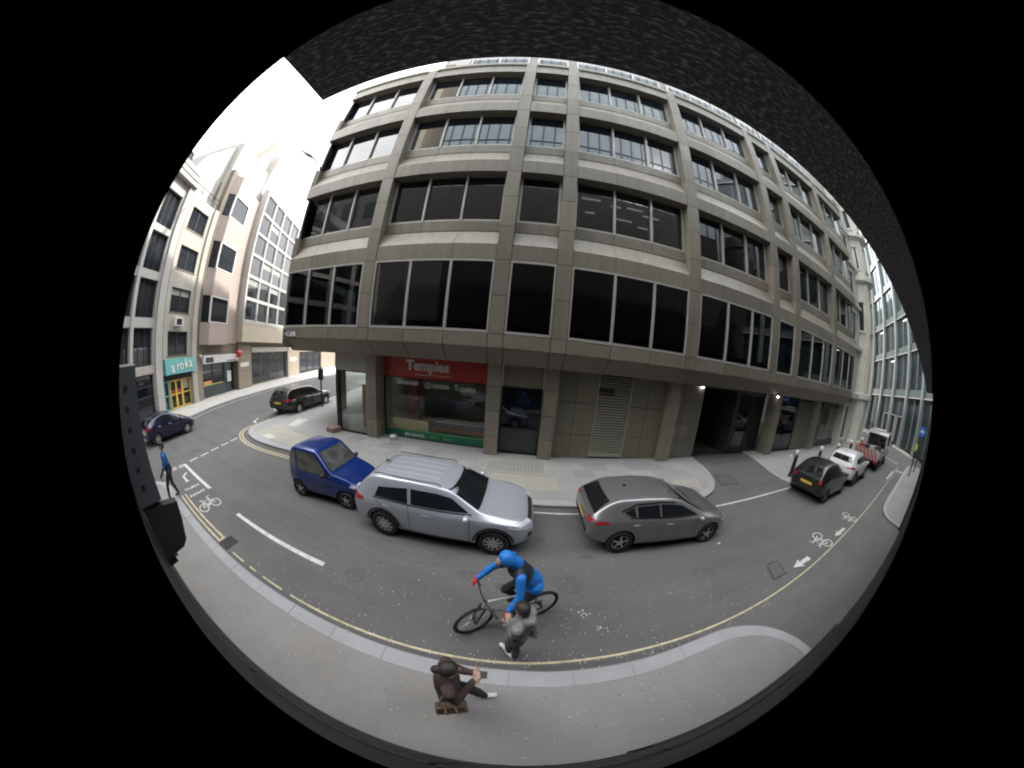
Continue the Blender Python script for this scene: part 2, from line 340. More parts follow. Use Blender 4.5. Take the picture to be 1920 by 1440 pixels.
for row, (y0, y1) in enumerate([(5.82, 6.32), (7.22, 7.84), (7.84, 8.48)]):
    x = -8.6+.3*row
    while x < 7.0:
        wd = random.uniform(.75, 1.05)
        if not (x < 1.5 and x+wd > -1.35 and y0 > 6.9) and not (y0 < 6 and x < -4.8):
            MBx = MB(); MBx.add([(a, b_, gz(a)+.1+z) for z in (-.03, .006) for a, b_ in ((x+.006, y0+.006), (x+wd-.006, y0+.006), (x+wd-.006, y1-.006), (x+.006, y1-.006))], [(4, 5, 6, 7), (0, 1, 5, 4), (1, 2, 6, 5), (2, 3, 7, 6), (3, 0, 4, 7)])
            MBx.build('paving_slab', random.choice(slabm), pav_far)
        x += wd
# near pavement flags, large and soft-toned
nslab = [mat('near_slab_%d' % i, (.252*k, .241*k, .237*k*t), .82, var=.09, vsc=1.1, fine=.06, fsc=45, bump=.1) for i, (k, t) in enumerate(((.97, 1), (1.0, .97), (1.02, 1.01), (.99, 1.03)))]
x = -10.9
while x < 3.6:
    wd = random.uniform(.8, 1.25)
    for y0, y1 in ((-.3, .42), (.42, 1.1)):
        pl = [(x+.0006, y0+.0006), (x+wd-.0006, y0+.0006), (x+wd-.0006, y1-.0006), (x+.0006, y1-.0006)]
        b = MB(); b.add([(a, c, gz(a)+z) for z in (.07, .104) for a, c in pl], [(4, 5, 6, 7), (0, 1, 5, 4), (1, 2, 6, 5), (2, 3, 7, 6), (3, 0, 4, 7)])
        b.build('paving_slab', random.choice(nslab), pav_near)
    x += wd
# pavement lights (glass lens grid) with pale frame
vl = thing('pavement_light', 'pavement grid of small round lenses with pale border outside the dark doorway', 'pavement light', (0, 7.8, .1))
MB().box(-1.28, 1.2, 7.28, 7.4, .09, .112).box(-1.28, 1.2, 8.2, 8.32, .09, .112).box(-1.28, -1.16, 7.4, 8.2, .09, .112).box(1.08, 1.2, 7.4, 8.2, .09, .112).build('frame', M['pave_pale'], vl)
MB().box(-1.16, 1.08, 7.4, 8.2, .09, .106).build('grid_bed', mat('lens_bed', (.27, .265, .25), .8), vl)
lens = mat('lens', (.36, .35, .31), .4)
for i in range(15):
    for j in range(5): MB().lathe([(.045, .1), (.04, .113)], (-1.08+i*.148, 7.48+j*.16, 0), n=8).build('lens', lens, vl)

# ---- painted markings: children of the road
Z1 = .006
yl = smooth_path([(-5.9, 1.47), (-2.6, 1.49), (.2, 1.5), (1.33, 1.54), (2.77, 1.58), (4.78, 1.63), (7.04, 1.72), (11.93, 1.95), (20, 2.2), (27.5, 2.35)], 8)
segs = [[]]
for p in resample(yl, .12):
    if -4.02 < p.x < -3.86 or (-4.9 < p.x < -4.75) or (-5.35 < p.x < -5.22): 
        if segs[-1]: segs.append([])
    else: segs[-1].append(p)
for s_ in segs:
    if len(s_) > 1: strip(s_, .034 if s_[0].x < -3 else .042, Z1, 'yellow_line', 'paint_yellow', road)
for yy in (1.46, 1.60): strip([(-9.7, yy+.02), (-8, yy), (-6.55, yy)], .05, Z1, 'yellow_line', 'paint_yellow', road)
strip([(-6.57, 1.43), (-6.57, 1.63)], .06, Z1+.003, 'yellow_line', 'paint_yellow', road)
strip([(-7.16, 2.39), (-5.5, 2.385), (-3.76, 2.39)], .10, Z1, 'lane_line', 'paint_white', road)
strip([(-12.13, 2.43), (-10.7, 2.45), (-9.29, 2.47)], .12, Z1, 'lane_line', 'paint_white', road)
for a, b in ((2.40, 2.12), (2.02, 1.74), (1.64, 1.40)):
    for dx in (0, .17): strip([(-12.17+dx, a), (-12.17+dx+.04, b)], .08, Z1+.003, 'give_way_dash', 'paint_white', road)
for y0, x0 in ((2.72, -12.22), (3.28, -12.34), (3.86, -12.52), (4.44, -12.72), (5.02, -12.92)):
    strip([(x0, y0), (x0-.13, y0+.42)], .09, Z1, 'give_way_dash', 'paint_white', road)
strip([(.3, 5.28), (1.3, 5.26), (2.4, 5.27)], .06, Z1, 'lane_line', 'paint_white', road)
strip([(7.0, 5.13), (8.8, 5.2), (10.5, 5.26), (12.5, 5.3)], .07, Z1, 'lane_line', 'paint_white', road)
strip([(21.7, 2.45), (25.0, 2.45)], .1, Z1, 'lane_line', 'paint_white', road)
strip([(30.2, 4.6), (28.6, 2.5)], .14, Z1, 'lane_line', 'paint_white', road)
strip([(-14.85, 7.25), (-15.4, 7.9)], .09, Z1, 'parking_mark', 'paint_white', road); strip([(-15.0, 7.42), (-14.55, 7.3)], .09, Z1+.003, 'parking_mark', 'paint_white', road)
strip([(-16.6, 9.7), (-16.2, 9.6)], .1, Z1, 'parking_mark', 'paint_white', road)
cy = offset(resample(farK, .2), .30)
strip([p for p in cy if -14.6 < p.x < -6.3 and p.y < 9], .055, Z1, 'yellow_line', 'paint_yellow', road)
cy = offset(resample(farK, .2), .43)
strip([p for p in cy if -14.7 < p.x < -6.3 and p.y < 8.6], .055, Z1, 'yellow_line', 'paint_yellow', road)
cy = offset(resample(leftK, .5), -.28); strip([p for p in cy if p.y > 3], .06, Z1, 'yellow_line', 'paint_white', road)
def icon(cx, cyy, s, name, ax, ring=True):
    """a bicycle symbol lying on the road; its top points along ax (unit vector)"""
    ax = Vector(ax); bx = Vector((ax.y, -ax.x)); b = MB(); o = Vector((cx, cyy)); Z = Z1+.002
    P = lambda a, c: (lambda q: (q.x, q.y, gz(q.x)+Z))(o+bx*a*s+ax*c*s)
    def rg(a, c, ra, rc, wd):
        n = 20
        for i in range(n):
            t0, t1 = 6.28318*i/n, 6.28318*(i+1)/n
            b.quad(P(a+ra*math.cos(t0), c+rc*math.sin(t0)), P(a+ra*math.cos(t1), c+rc*math.sin(t1)), P(a+(ra-wd)*math.cos(t1), c+(rc-wd*1.5)*math.sin(t1)), P(a+(ra-wd)*math.cos(t0), c+(rc-wd*1.5)*math.sin(t0)))
    def ln(p, q, wd=.055):
        p = Vector(p); q = Vector(q); d = (q-p).normalized(); n_ = Vector((-d.y, d.x))*wd/2
        b.quad(P(*(p+n_)), P(*(q+n_)), P(*(q-n_)), P(*(p-n_)))
    rg(-.34, .42, .25, .42, .055); rg(.34, .42, .25, .42, .055)
    for p, q in (((-.34, .42), (-.18, 1.0)), ((-.18, 1.0), (.2, 1.0)), ((.2, 1.0), (.34, .42)), ((-.18, 1.0), (0, .42)), ((0, .42), (.2, 1.0)), ((0, .42), (-.34, .42)), ((.2, 1.0), (.16, 1.32)), ((.16, 1.32), (.36, 1.36)), ((-.18, 1.0), (-.22, 1.2)), ((-.33, 1.2), (-.1, 1.2))): ln(p, q)
    return b.build(name, M['paint_white'], road)
icon(9.75, 2.28, .66, 'bicycle_symbol', (-1, .0)); icon(12.75, 2.34, .62, 'bicycle_symbol', (-1, 0)); icon(26.2, 1.95, .8, 'bicycle_symbol', (-1, 0))
icon(-8.05, 2.03, .62, 'bicycle_symbol', (-1, .0))
def arrow(x0, x1, yy, wd, name='direction_arrow'):
    z = Z1; hd = x0+(x1-x0)*.5
    pl = [(x0, yy), (hd, yy+wd), (hd-.06, yy+wd*.38), (x1, yy+wd*.5), (x1, yy-wd*.5), (hd-.06, yy-wd*.38), (hd, yy-wd)]
    MB().add([(a, c, gz(a)+z) for a, c in pl], [tuple(range(7))[::-1]]).build(name, M['paint_white'], road)
arrow(7.12, 8.05, 2.02, .15); arrow(10.2, 11.2, 2.10, .13)
MB().add([(a, c, Z1) for a, c in [(-11.32, 2.22), (-11.22, 2.26), (-11.05, 2.06), (-10.62, 2.06), (-10.5, 2.12), (-10.5, 1.92), (-10.62, 1.98), (-11.1, 1.98)]], [tuple(range(8))]).build('direction_arrow', M['paint_white'], road)
text('TURN', .22, M['paint_white'], 'road_lettering', road, (-9.86, 1.70, Z1), (0, 0, R(90)), .0005, .006)
text('RIGHT', .21, M['paint_white'], 'road_lettering', road, (-9.30, 1.70, Z1), (0, 0, R(90)), .0005, .006)
# repairs in the asphalt
for pl in ([(-17.2, 7.9), (-16.2, 8.4), (-16.9, 9.8), (-17.8, 9.3)], [(-13.2, 3.0), (-12.9, 3.3), (-13.2, 3.6), (-13.5, 3.3)]):
    sheet('asphalt_repair', pl, .003, M['asphalt_new'], road)
random.seed(3)
for k in range(5):                       # thin cracks
    x, y = random.uniform(-6.5, -1), random.uniform(2.6, 3.3); pts = [(x, y)]
    for _ in range(7): x += random.uniform(.1, .3); y += random.uniform(-.06, .05); pts.append((x, y))
    strip(pts, .009, .0045, 'crack', 'iron', road)
strip([(-6, 1.40), (0, 1.42), (3.4, 1.50)], .07, .004, 'gutter_stain', 'asphalt_new', road)
random.seed(17)
stain_m = mat('oil_stain', (.098, .096, .094), .7, var=.12, vsc=6, fine=.14, fsc=60)
for k in range(16):                      # drips where cars park, wear in the running lane
    cx, cy_ = (random.uniform(-6.5, 6.5), random.uniform(3.0, 5.2)) if k < 9 else (random.uniform(-8, 9), random.uniform(1.9, 3.2))
    r_ = random.uniform(.08, .3); n = 11; pl = []
    for i in range(n): q = r_*random.uniform(.55, 1.15); pl.append((cx+q*1.5*math.cos(6.28318*i/n), cy_+q*math.sin(6.28318*i/n)))
    sheet('oil_stain', pl, .0022, stain_m, road)
gum = MB()
for _ in range(90):
    x, y = random.uniform(-10, 4), random.uniform(.0, 1.08); s_ = random.uniform(.008, .022); gum.add([(x+s_*math.cos(1.05*i)*random.uniform(.8, 1.2), y+s_*math.sin(1.05*i)*random.uniform(.8, 1.2), gz(x)+.1052) for i in range(6)], [tuple(range(6))])
gum.build('gum_spots', mat('gum', (.20, .192, .186), .8, var=.1), pav_near, kind='stuff')
# iron covers
def cover(poly, label, nx=4, ny=4):
    c = sum((Vector(p) for p in poly), Vector((0, 0)))/4
    t = thing('inspection_cover', label, 'inspection cover', (c.x, c.y, gz(c.x)))
    q = [Vector(p) for p in poly]; F = lambda a, b: q[0].lerp(q[1], a).lerp(q[3].lerp(q[2], a), b)
    def pz(a, b, z): v = F(a, b); return (v.x, v.y, gz(v.x)+z)
    def cell(a0, a1, b0, b1, z0, z1, n, m_): MB().add([pz(a, b, z) for z in (z0, z1) for a, b in ((a0, b0), (a1, b0), (a1, b1), (a0, b1))], [(4, 5, 6, 7), (0, 1, 5, 4), (1, 2, 6, 5), (2, 3, 7, 6), (3, 0, 4, 7)]).build(n, m_, t)
    cell(0, 1, 0, 1, -.02, .005, 'frame', M['iron'])
    for i in range(nx):
        for j in range(ny): cell((i+.08)/nx*.92+.04, (i+.92)/nx*.92+.04, (j+.08)/ny*.92+.04, (j+.92)/ny*.92+.04, 0, .010, 'plate', M['asphalt'])
    return t
cover([(6.12, 1.98), (6.72, 1.96), (6.9, 2.46), (6.40, 2.50)], 'square inspection cover in the road beside the cycle arrow', 1, 1)
cover([(8.45, 6.35), (9.5, 6.25), (10.1, 7.2), (9.1, 7.35)], 'large ribbed inspection cover at the mouth of the vehicle entrance', 6, 5)
t = thing('gully_grate', 'dark iron gully grate where the double yellow lines end', 'drain', (-6.3, 1.55, 0))
MB().box(-6.5, -6.1, 1.40, 1.78, -.02, .004).build('frame', M['dark'], t)
for i in range(7): MB().box(-6.48+i*.055, -6.455+i*.055, 1.42, 1.76, 0, .012).build('bar', M['iron'], t)
# fallen blossom scattered on road and pavement: nobody could count it
random.seed(21); b = MB()
def petal(x, y, z, s):
    a = random.random()*6.28; n = random.choice((4, 5)); b.add([(x+s*math.cos(a+6.28*i/n)*random.uniform(.6, 1.1), y+s*math.sin(a+6.28*i/n)*random.uniform(.6, 1.1), z+random.uniform(0, .006)) for i in range(n)], [tuple(range(n))])
for _ in range(650):
    x = random.gauss(.8, 3.6); y = random.choice((random.uniform(1.45, 3.6), random.uniform(1.45, 2.6), random.gauss(1.53, .06)))
    if x < -8 or x > 11: continue
    petal(x, y, gz(x)+.009, random.choice((.006, .007, .009, .012)))
for _ in range(130):
    x = random.gauss(.5, 2.6); y = random.uniform(.05, 1.1)
    if -6 < x < 3.9: petal(x, y, gz(x)+.118, random.choice((.007, .009, .012)))
for _ in range(12): petal(random.gauss(1.40, .07), random.gauss(2.36, .035), gz(1.4)+.010, .017)
for _ in range(7): petal(random.gauss(1.66, .07), random.gauss(2.05, .03), gz(1.5)+.010, .016)
b.build('fallen_blossom', mat('blossom', (.62, .60, .57), .7, var=.1, fine=0), label='white fallen blossom scattered over road and pavement', cat='blossom', kind='stuff')
# ================================================================ the brown office block opposite
CL = [M['clad'], M['clad2'], M['clad3']]
random.seed(4)
YF = 8.0; XL, XR = -12.6, 26.3
CS = [-7.07, -1.227, 1.127, 6.96, 12.78, 15.12, 20.93]; CW = .30
BAYS = [(XL, CS[0]-CW, 3)]+[(CS[i]+CW, CS[i+1]-CW, 1 if i in (1, 4) else 3) for i in range(6)]+[(CS[6]+CW, XR, 3)]
office = thing('office_building', 'brown clad five storey office block with bands of dark windows', 'building', (6.8, 9, 0))
BB = [8.08, 12.28, 16.44, 20.48]; LIP = [8.74, 12.94, 17.14, 21.55]; LT = [9.46, 13.74, 17.92]; FB = [9.95, 14.22, 18.40]
YW = 8.36
def panel(x0, x1, y0, y1, z0, z1, par, name='cladding_panel', g=.014, m=None):
    return MB().box(x0+g, x1-g, y0, y1, z0+g, z1-g).build(name, m or random.choice(CL), par)
# structural core behind the cladding (dark joints show between panels)
core = MB()
core.box(XL+.6, XR-.1, 13, 24, 4.2, 21.4)
for a, b in ((4.2, 5.24), (8.12, 9.9), (12.32, 14.2), (16.46, 18.38), (20.5, 21.4)): MB().box(XL+.3, XR-.1, 8.5, 13, a, b).build('floor_slab', M['room'], office)
MB().box(XL+.35, XR-.1, 12.9, 12.98, 5.24, 12.3).build('office_back_wall', M['room'], office)
for c in CS[1:]: MB().box(c-.1, c+.1, 8.5, 12.9, 5.25, 12.3).build('office_partition', M['room'], office)
core.build('core', M['joint'], office)
JZ = [4.66, 5.19, 6.65, 8.08, 9.55, 10.95, 12.28, 13.70, 15.08, 16.44, 17.80, 19.15, 20.48, 21.55]
for c in CS:
    col = MB().box(c-CW+.03, c+CW-.03, YF+.03, 8.6, 4.7, 21.5).build('column', M['joint'], office)
    for a, b in zip(JZ, JZ[1:]): panel(c-CW, c+CW, YF, 8.42, a, b, col, g=.011)
for x0, x1, n in BAYS:
    w_ = (x1-x0)/n
    for i in range(n):
        a, b = x0+i*w_, x0+(i+1)*w_
        # first-floor sill fascia and sloped soffit
        panel(a, b, YF, 8.3, 4.66, 5.19, office, 'fascia_panel')
        # spandrel bands with the sloping ledge above
        for k in range(3):
            MB().prism([(YF+.02, BB[k]), (YF+.02, LIP[k]), (YW, LT[k]), (YW+.1, LT[k]), (YW+.1, BB[k])], a+.006, b-.006).build('band_panel', random.choice(CL), office)
            panel(a, b, YW-.02, YW+.1, LT[k]+.004, FB[k], office, 'spandrel_panel', .006)
        MB().prism([(YF+.02, BB[3]), (YF+.02, 21.25), (YF-.06, 21.3), (YF-.06, 21.55), (YW+.3, 21.62), (YW+.3, BB[3])], a+.003, b-.003).build('cornice_panel', M['clad2'], office)
    # first-floor window, flush
    f = .075
    fr = MB().box(x0+.01, x1-.01, YF+.015, YF+.12, 5.20, 5.20+f+.03).box(x0+.01, x1-.01, YF+.015, YF+.12, 8.07-f, 8.07).box(x0+.01, x0+f, YF+.015, YF+.12, 5.2+f, 8.07-f).box(x1-f, x1-.01, YF+.015, YF+.12, 5.2+f, 8.07-f)
    for i in range(1, n): fr.box(x0+i*w_-.05, x0+i*w_+.05, YF+.012, YF+.12, 5.3, 8.0)
    wf = fr.build('window_frame', M['alu'], office)
    for i in range(n): MB().box(x0+i*w_+.04, x0+(i+1)*w_-.04, YF+.07, YF+.09, 5.25, 8.02).build('pane', M['tint'], wf)
    # recessed windows of the upper floors
    for k in range(3):
        zt = BB[k+1]+.16
        fr = MB().box(x0, x1, YW+.02, YW+.13, FB[k]+.005, FB[k]+.10).box(x0, x0+.10, YW+.02, YW+.13, FB[k]+.1, zt).box(x1-.10, x1, YW+.02, YW+.13, FB[k]+.1, zt)
        for i in range(1, n): fr.box(x0+i*w_-.045, x0+i*w_+.045, YW-.03, YW+.13, FB[k]+.005, zt)
        wf = fr.build('window_frame', M['alu'], office)
        for i in range(n):
            d = random.uniform(-.006, .006)
            MB().add([(x0+i*w_+.04, YW+.075+d, FB[k]+.08), (x0+(i+1)*w_-.04, YW+.075-d, FB[k]+.08), (x0+(i+1)*w_-.04, YW+.085-d, zt), (x0+i*w_+.04, YW+.085+d, zt)], [(0, 1, 2, 3)]).build('pane', M['tint'] if k == 0 else M['upglass'], wf)
# blinds and ceiling lights seen through the glass
for i in range(10): MB().box(-6.62+i*.165, -6.56+i*.165, 8.12, 8.16, 5.3, 8.0).build('blind_slat', M['white'], office)
strip_m = emit('ceiling_strip', (1, .98, .92), .13)
for x, y, L_ in ((1.9, 9.2, .9), (2.3, 10.2, .5), (3.4, 9.4, .5), (4.2, 9.3, .8), (4.0, 10.3, .9), (5.2, 9.6, .9), (5.4, 10.6, .6)): MB().box(x, x+L_, y, y+.09, 12.27, 12.30).build('ceiling_light', strip_m, office)
for x, z, a, b in ((1.6, 6.0, .5, .3), (2.4, 5.95, .6, .28), (3.5, 6.1, .8, .25), (-4.3, 6.4, .25, .3)): MB().box(x, x+a, 10.2, 10.24, z, z+b).build('reflection_patch', M['blind'], office)  # pale panels stand in for bright reflections in the first-floor glass
# soffit over the pavement: sloping panels, then flat ceiling
for x0, x1, n in [(a, b, n) for a, b, n in BAYS]+[(c-CW, c+CW, 1) for c in CS]:
    w_ = (x1-x0)/n
    for i in range(n):
        a, b = x0+i*w_+.014, x0+(i+1)*w_-.014
        MB().prism([(YF+.004, 4.654), (8.64, 4.03), (8.66, 4.06), (YF+.05, 4.68)], a, b).build('soffit_panel', M['soffit'], office)
MB().box(XL+.3, XR, 8.62, 24, 4.05, 4.16).build('soffit_ceiling', M['soffit'], office)
MB().box(XL+.02, XR-.02, 8.03, 8.7, 4.70, 5.15).build('core_beam', M['joint'], office)
# attic storey set back
att = MB().box(-6.9, XR-1, 8.5, 20, 21.5, 25.0).build('attic_wall', M['clad2'], office)
MB().box(XL+.1, XR, YF+.3, 24, 21.40, 21.58).build('roof_deck', M['clad3'], office)
MB().box(-7.0, XR-.9, 8.4, 20.2, 25.0, 25.2).build('attic_roof', M['alu'], office)
for x0, x1, n in BAYS[1:]:
    if x1 > 25: continue
    w_ = (x1-x0)/n
    fr = MB().box(x0, x1, 8.43, 8.55, 22.5, 22.6).box(x0, x1, 8.43, 8.55, 24.0, 24.1)
    for i in range(n+1): fr.box(x0+i*w_-.05, x0+i*w_+.05, 8.43, 8.55, 22.6, 24.0)
    wf = fr.build('attic_window_frame', M['white'], office)
    for i in range(n): MB().box(x0+i*w_+.05, x0+(i+1)*w_-.05, 8.47, 8.49, 22.6, 24.0).build('pane', M['wglass2'], wf)
# return wall along the side street
ux, uy = -.30, .954
TS = lambda s, d, z: (XL+ux*s-uy*d, YF+.0+uy*s+ux*d, z)
for k in range(5):
    z0 = (4.66, 8.08, 12.28, 16.44, 20.48)[k]; z1 = (5.19, 9.95, 14.22, 18.4, 21.55)[k]
    MB(TS).box(.02, 30, -.3, -.03, z0, z1).build('return_band', M['clad'], office)
    if k < 4: MB(TS).box(.05, 30, -.32, -.2, z1, (8.08, 12.28, 16.44, 20.48)[k]).build('return_glazing', M['wglass'], office)
MB(TS).prism([(0, 0), (19, 0), (19, -12), (8, -12)], 4.2, 4.62, 'z').build('return_floor', M['soffit'], office)
# ---------------------------------------------------------------- ground storey
GY = 8.65
GJ = [-.1, 1.02, 2.08, 3.12, 4.04]
for c in [CS[0], CS[1], CS[2], CS[3], CS[5], CS[6]]:
    z0 = gz(c)+.08
    col = MB().box(c-CW+.03, c+CW-.03, GY+.03, 9.28, z0, 4.04).build('column', M['joint'], office)
    for a, b in zip(GJ, GJ[1:]):
        panel(c-CW, c+CW, GY, 9.3, max(a, z0), b, col, g=.010)
# shop bay: stall riser, window, fascia sign
SX0, SX1, SY = -6.77, -1.527, 9.30
shop = MB().box(SX0, SX1, SY, SY+.1, .08, .16).box(SX0, SX1, SY-.02, SY+.1, 3.05, 3.10).box(SX0, SX0+.05, SY-.02, SY+.08, .1, 3.1).box(SX1-.05, SX1, SY-.02, SY+.08, .1, 3.1).build('shopfront', M['black'], office)
MB().box(SX0+.05, SX1-.05, SY+.03, SY+.045, .16, 3.05).build('pane', M['clear'], shop)
MB().box(SX0+.05, SX1-.05, SY+.005, SY+.02, .16, .50).build('window_band', M['green_sign'], shop)
MB().box(SX0+.05, SX1-.05, SY+.003, SY+.02, .50, .525).build('window_band_edge', mat('lime_edge', (.2, .5, .12), .4), shop)
MB().box(SX0, SX1, SY-.04, SY+.08, .06, .16).build('sill', M['shop_dark'], shop)
sgn = MB().box(SX0, SX1, SY-.06, SY+.06, 3.10, 4.03).build('fascia_sign', M['red_sign'], shop)
text('Temples', .62, M['silver'], 'sign_lettering', shop, (-5.50, SY-.065, 3.47), ext=.02, bold=.028, sx=1.0)
text('Breakfast Sandwiches Jacket Potatoes Hot Food', .105, M['white'], 'sign_small_lettering', shop, (-5.05, SY-.064, 3.24), ext=.002, sx=.86)
wt_ = mat('window_vinyl', (.75, .75, .72), .5, var=0, fine=0)
text('BREAKFAST', .235, wt_, 'window_lettering', shop, (-6.02, SY+.02, 2.74), ext=.002, bold=.006, sx=.93)
text('LUNCH', .25, wt_, 'window_lettering', shop, (-4.17, SY+.02, 2.70), ext=.002, bold=.006, sx=.92)
text('COFFEE', .25, wt_, 'window_lettering', shop, (-2.88, SY+.02, 2.66), ext=.002, bold=.006, sx=.88)
text('BIG RANGE,', .20, wt_, 'window_lettering', shop, (-5.62, SY-.002, .22), ext=.002, bold=.006)
lv_ = mat('lime_vinyl', (.25, .55, .2), .5, var=0, fine=0)
text('SMALL', .18, lv_, 'window_lettering', shop, (-4.32, SY-.002, .22), ext=.002); text('PRICE', .18, lv_, 'window_lettering', shop, (-3.60, SY-.002, .22), ext=.002)
b = MB()
for i in range(24):
    t0, t1 = 6.28318*i/24, 6.28318*(i+1)/24
    b.quad(*[(-4.42+r_*math.cos(t), SY+.02, 2.79+r_*math.sin(t)) for r_, t in ((.15, t0), (.15, t1), (.125, t1), (.125, t0))])
b.box(-4.43, -4.41, SY+.016, SY+.02, 2.76, 2.87).box(-4.46, -4.38, SY+.016, SY+.02, 2.84, 2.86).build('window_emblem', wt_, shop)
MB().prism([(-3.07, 2.66), (-2.97, 2.66), (-2.94, 2.90), (-3.10, 2.90)], SY+.012, SY+.02, 'y').build('window_emblem', mat('cup_green', (.15, .42, .12), .5, var=0), shop)
MB().box(-3.12, -2.92, SY+.010, SY+.02, 2.90, 2.94).build('window_emblem', wt_, shop)
# inside the shop
MB().box(SX0, SX1, SY+.1, 14, 0, .12).build('shop_floor', mat('shop_floor', (.38, .35, .32), .5), office)
MB().box(SX0, SX1, 12.4, 12.5, .1, 4.0).build('shop_back_wall', M['plaster'], office)
MB().box(SX0-.05, SX0, SY+.1, 14, .1, 4.0).build('shop_side_wall', M['plaster'], office)
MB().box(SX1, SX1+.05, SY+.1, 14, .1, 4.0).build('shop_side_wall', M['plaster'], office)
MB().box(SX0, SX1, SY+.1, 14, 3.3, 3.36).build('shop_ceiling', M['plaster'], office)
MB().box(-5.9, -5.45, 10.2, 10.6, .1, 3.3).build('red_pillar', M['red_sign'], office)
tb = MB().box(-6.62, -4.4, SY+.10, SY+.13, .45, 1.02).build('plywood_board', M['ply'], label='long plywood board leaning inside the shop window', cat='board')
ct = thing('shop_counter', 'dark serving counter with red trim behind the shop window', 'counter', (-3, 10.0, .12))
MB().box(-4.2, -1.7, 9.75, 10.4, .12, .95).build('body', mat('counter_dark', (.05, .05, .05), .4), ct)
MB().box(-4.2, -1.7, 9.72, 9.75, .52, .66).build('trim', mat('trim_red', (.55, .09, .03), .4), ct)
MB().box(-4.25, -1.65, 9.7, 10.45, .95, 1.0).build('worktop', M['alu'], ct)
st = thing('shop_stair', 'white stair with pale treads at the back of the shop', 'stair', (-2.6, 11.6, .12))
for i in range(5): MB().box(-3.3+i*.28, -2.95+i*.28, 11.2, 12.2, 1.9-i*.33, 1.96-i*.33).build('tread', M['white'], st)
MB().tube([(-3.5, 11.2, 3.0), (-1.9, 11.2, 1.0)], .03).build('handrail', M['alu'], st)
MB().prism([(-3.4, 2.2), (-1.6, 2.0), (-1.6, 2.35), (-3.3, 2.5)], 11.1, 11.2, 'y').build('panel', M['white'], st)
# narrow bay: dark doorway
x0, x1 = CS[1]+CW, CS[2]-CW
panel(x0, x1, 9.0, 9.2, 3.14, 4.04, office, 'fascia_panel')
dr = MB().box(x0, x0+.06, 9.02, 9.12, .1, 3.14).box(x1-.06, x1, 9.02, 9.12, .1, 3.14).box(x0, x1, 9.02, 9.12, 3.08, 3.14).box(x0, x1, 9.02, 9.12, 1.28, 1.34).box(x0, x1, 9.02, 9.12, .1, .2).build('doorway', M['black'], office)
MB().box(x0+.06, x1-.06, 9.06, 9.08, 1.34, 3.08).build('pane', M['wglass2'], dr); MB().box(x0+.06, x1-.06, 9.05, 9.08, .2, 1.28).build('door_panel', mat('slate_door', (.05, .057, .057), .4), dr)
# plain bay: stone panels each side of the louvre
x0, x1 = CS[2]+CW, CS[3]-CW
for zz, (a, b) in enumerate(((.1, 1.26), (1.26, 2.68), (2.68, 4.04))):
    for p, q in ((x0, 2.27), (2.27, 3.2), (4.84, 5.72), (5.72, x1)): panel(p, q, 9.0, 9.15, a, b, office, 'wall_panel', .012, M['stonewall'])
MB().box(x0, 9.0, 9.06, 9.3, .1, 4.04).build('backing', M['joint'], office)
lv = MB().box(3.2, 3.25, 8.97, 9.06, .3, 4.03).box(4.79, 4.84, 8.97, 9.06, .3, 4.03).box(3.2, 4.84, 8.95, 9.06, .25, .38).build('louvre', M['louvre'], office)
k = 0; z = .42
while z < 4.0:
    if 3.05 < z < 3.5:
        MB().prism([(9.05, z+.06), (8.955, z), (8.965, z-.012), (9.06, z+.045)], 4.0, 4.78).build('slat', M['louvre'], lv)
        if int(k) % 2 == 0: MB().prism([(9.05, z+.06), (8.985, z+.02), (8.995, z), (9.06, z+.045)], 3.26, 4.0).build('slat', M['stonewall'], lv)
    else: MB().prism([(9.04, z+.05), (8.955, z+.01), (8.96, z-.02), (9.05, z+.02)], 3.26, 4.78).build('slat', M['louvre'], lv)
    z += .125; k += 1
# entrance pier right of column four
c = CS[3]+CW
for a, b in zip(GJ, GJ[1:]): panel(c, 9.0, 9.0, 9.5, max(a, .15), b, office, 'wall_panel', .006, M['clad3'])
MB().box(7.5, 8.35, 8.97, 9.0, 1.35, 1.95).build('notice_panel', M['clad2'], office)
# vehicle entrance: dark passage
EX0, EX1 = 9.0, 14.8
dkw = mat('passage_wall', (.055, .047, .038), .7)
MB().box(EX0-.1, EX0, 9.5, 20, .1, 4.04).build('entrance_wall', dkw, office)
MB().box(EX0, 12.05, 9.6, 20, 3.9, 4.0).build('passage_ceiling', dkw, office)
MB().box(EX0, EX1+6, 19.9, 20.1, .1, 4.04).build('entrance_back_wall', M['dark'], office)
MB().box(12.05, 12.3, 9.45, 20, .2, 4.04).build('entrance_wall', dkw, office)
gl = MB().box(12.3, 14.84, 9.45, 9.55, .2, .5).box(12.3, 14.84, 9.45, 9.55, 3.8, 4.04).box(12.3, 12.4, 9.45, 9.55, .5, 3.8).box(13.45, 13.53, 9.45, 9.55, .5, 3.8).build('lobby_screen', M['black'], office)
MB().box(12.4, 13.45, 9.49, 9.51, .5, 3.8).build('pane', M['wglass2'], gl); MB().box(13.53, 14.84, 9.49, 9.51, .5, 3.8).build('pane', M['wglass2'], gl)
for xx, yy in ((8.78, 8.93), (14.72, 8.6)):
    lp = thing('soffit_lamp', 'small lit bulkhead lamp %s' % ('by the entrance pier' if xx < 10 else 'on top of the column right of the vehicle entrance'), 'lamp', (xx, yy, 3.95))
    MB().lathe([(.07, 0), (.07, .05)], (xx, yy, 3.96), n=12).build('bracket', M['alu'], lp)
    MB().ell((xx, yy, 3.94), .055, .055, .04).build('bulb', emit('lamp_glow_%d' % int(xx), (1, .97, .92), 9), lp)
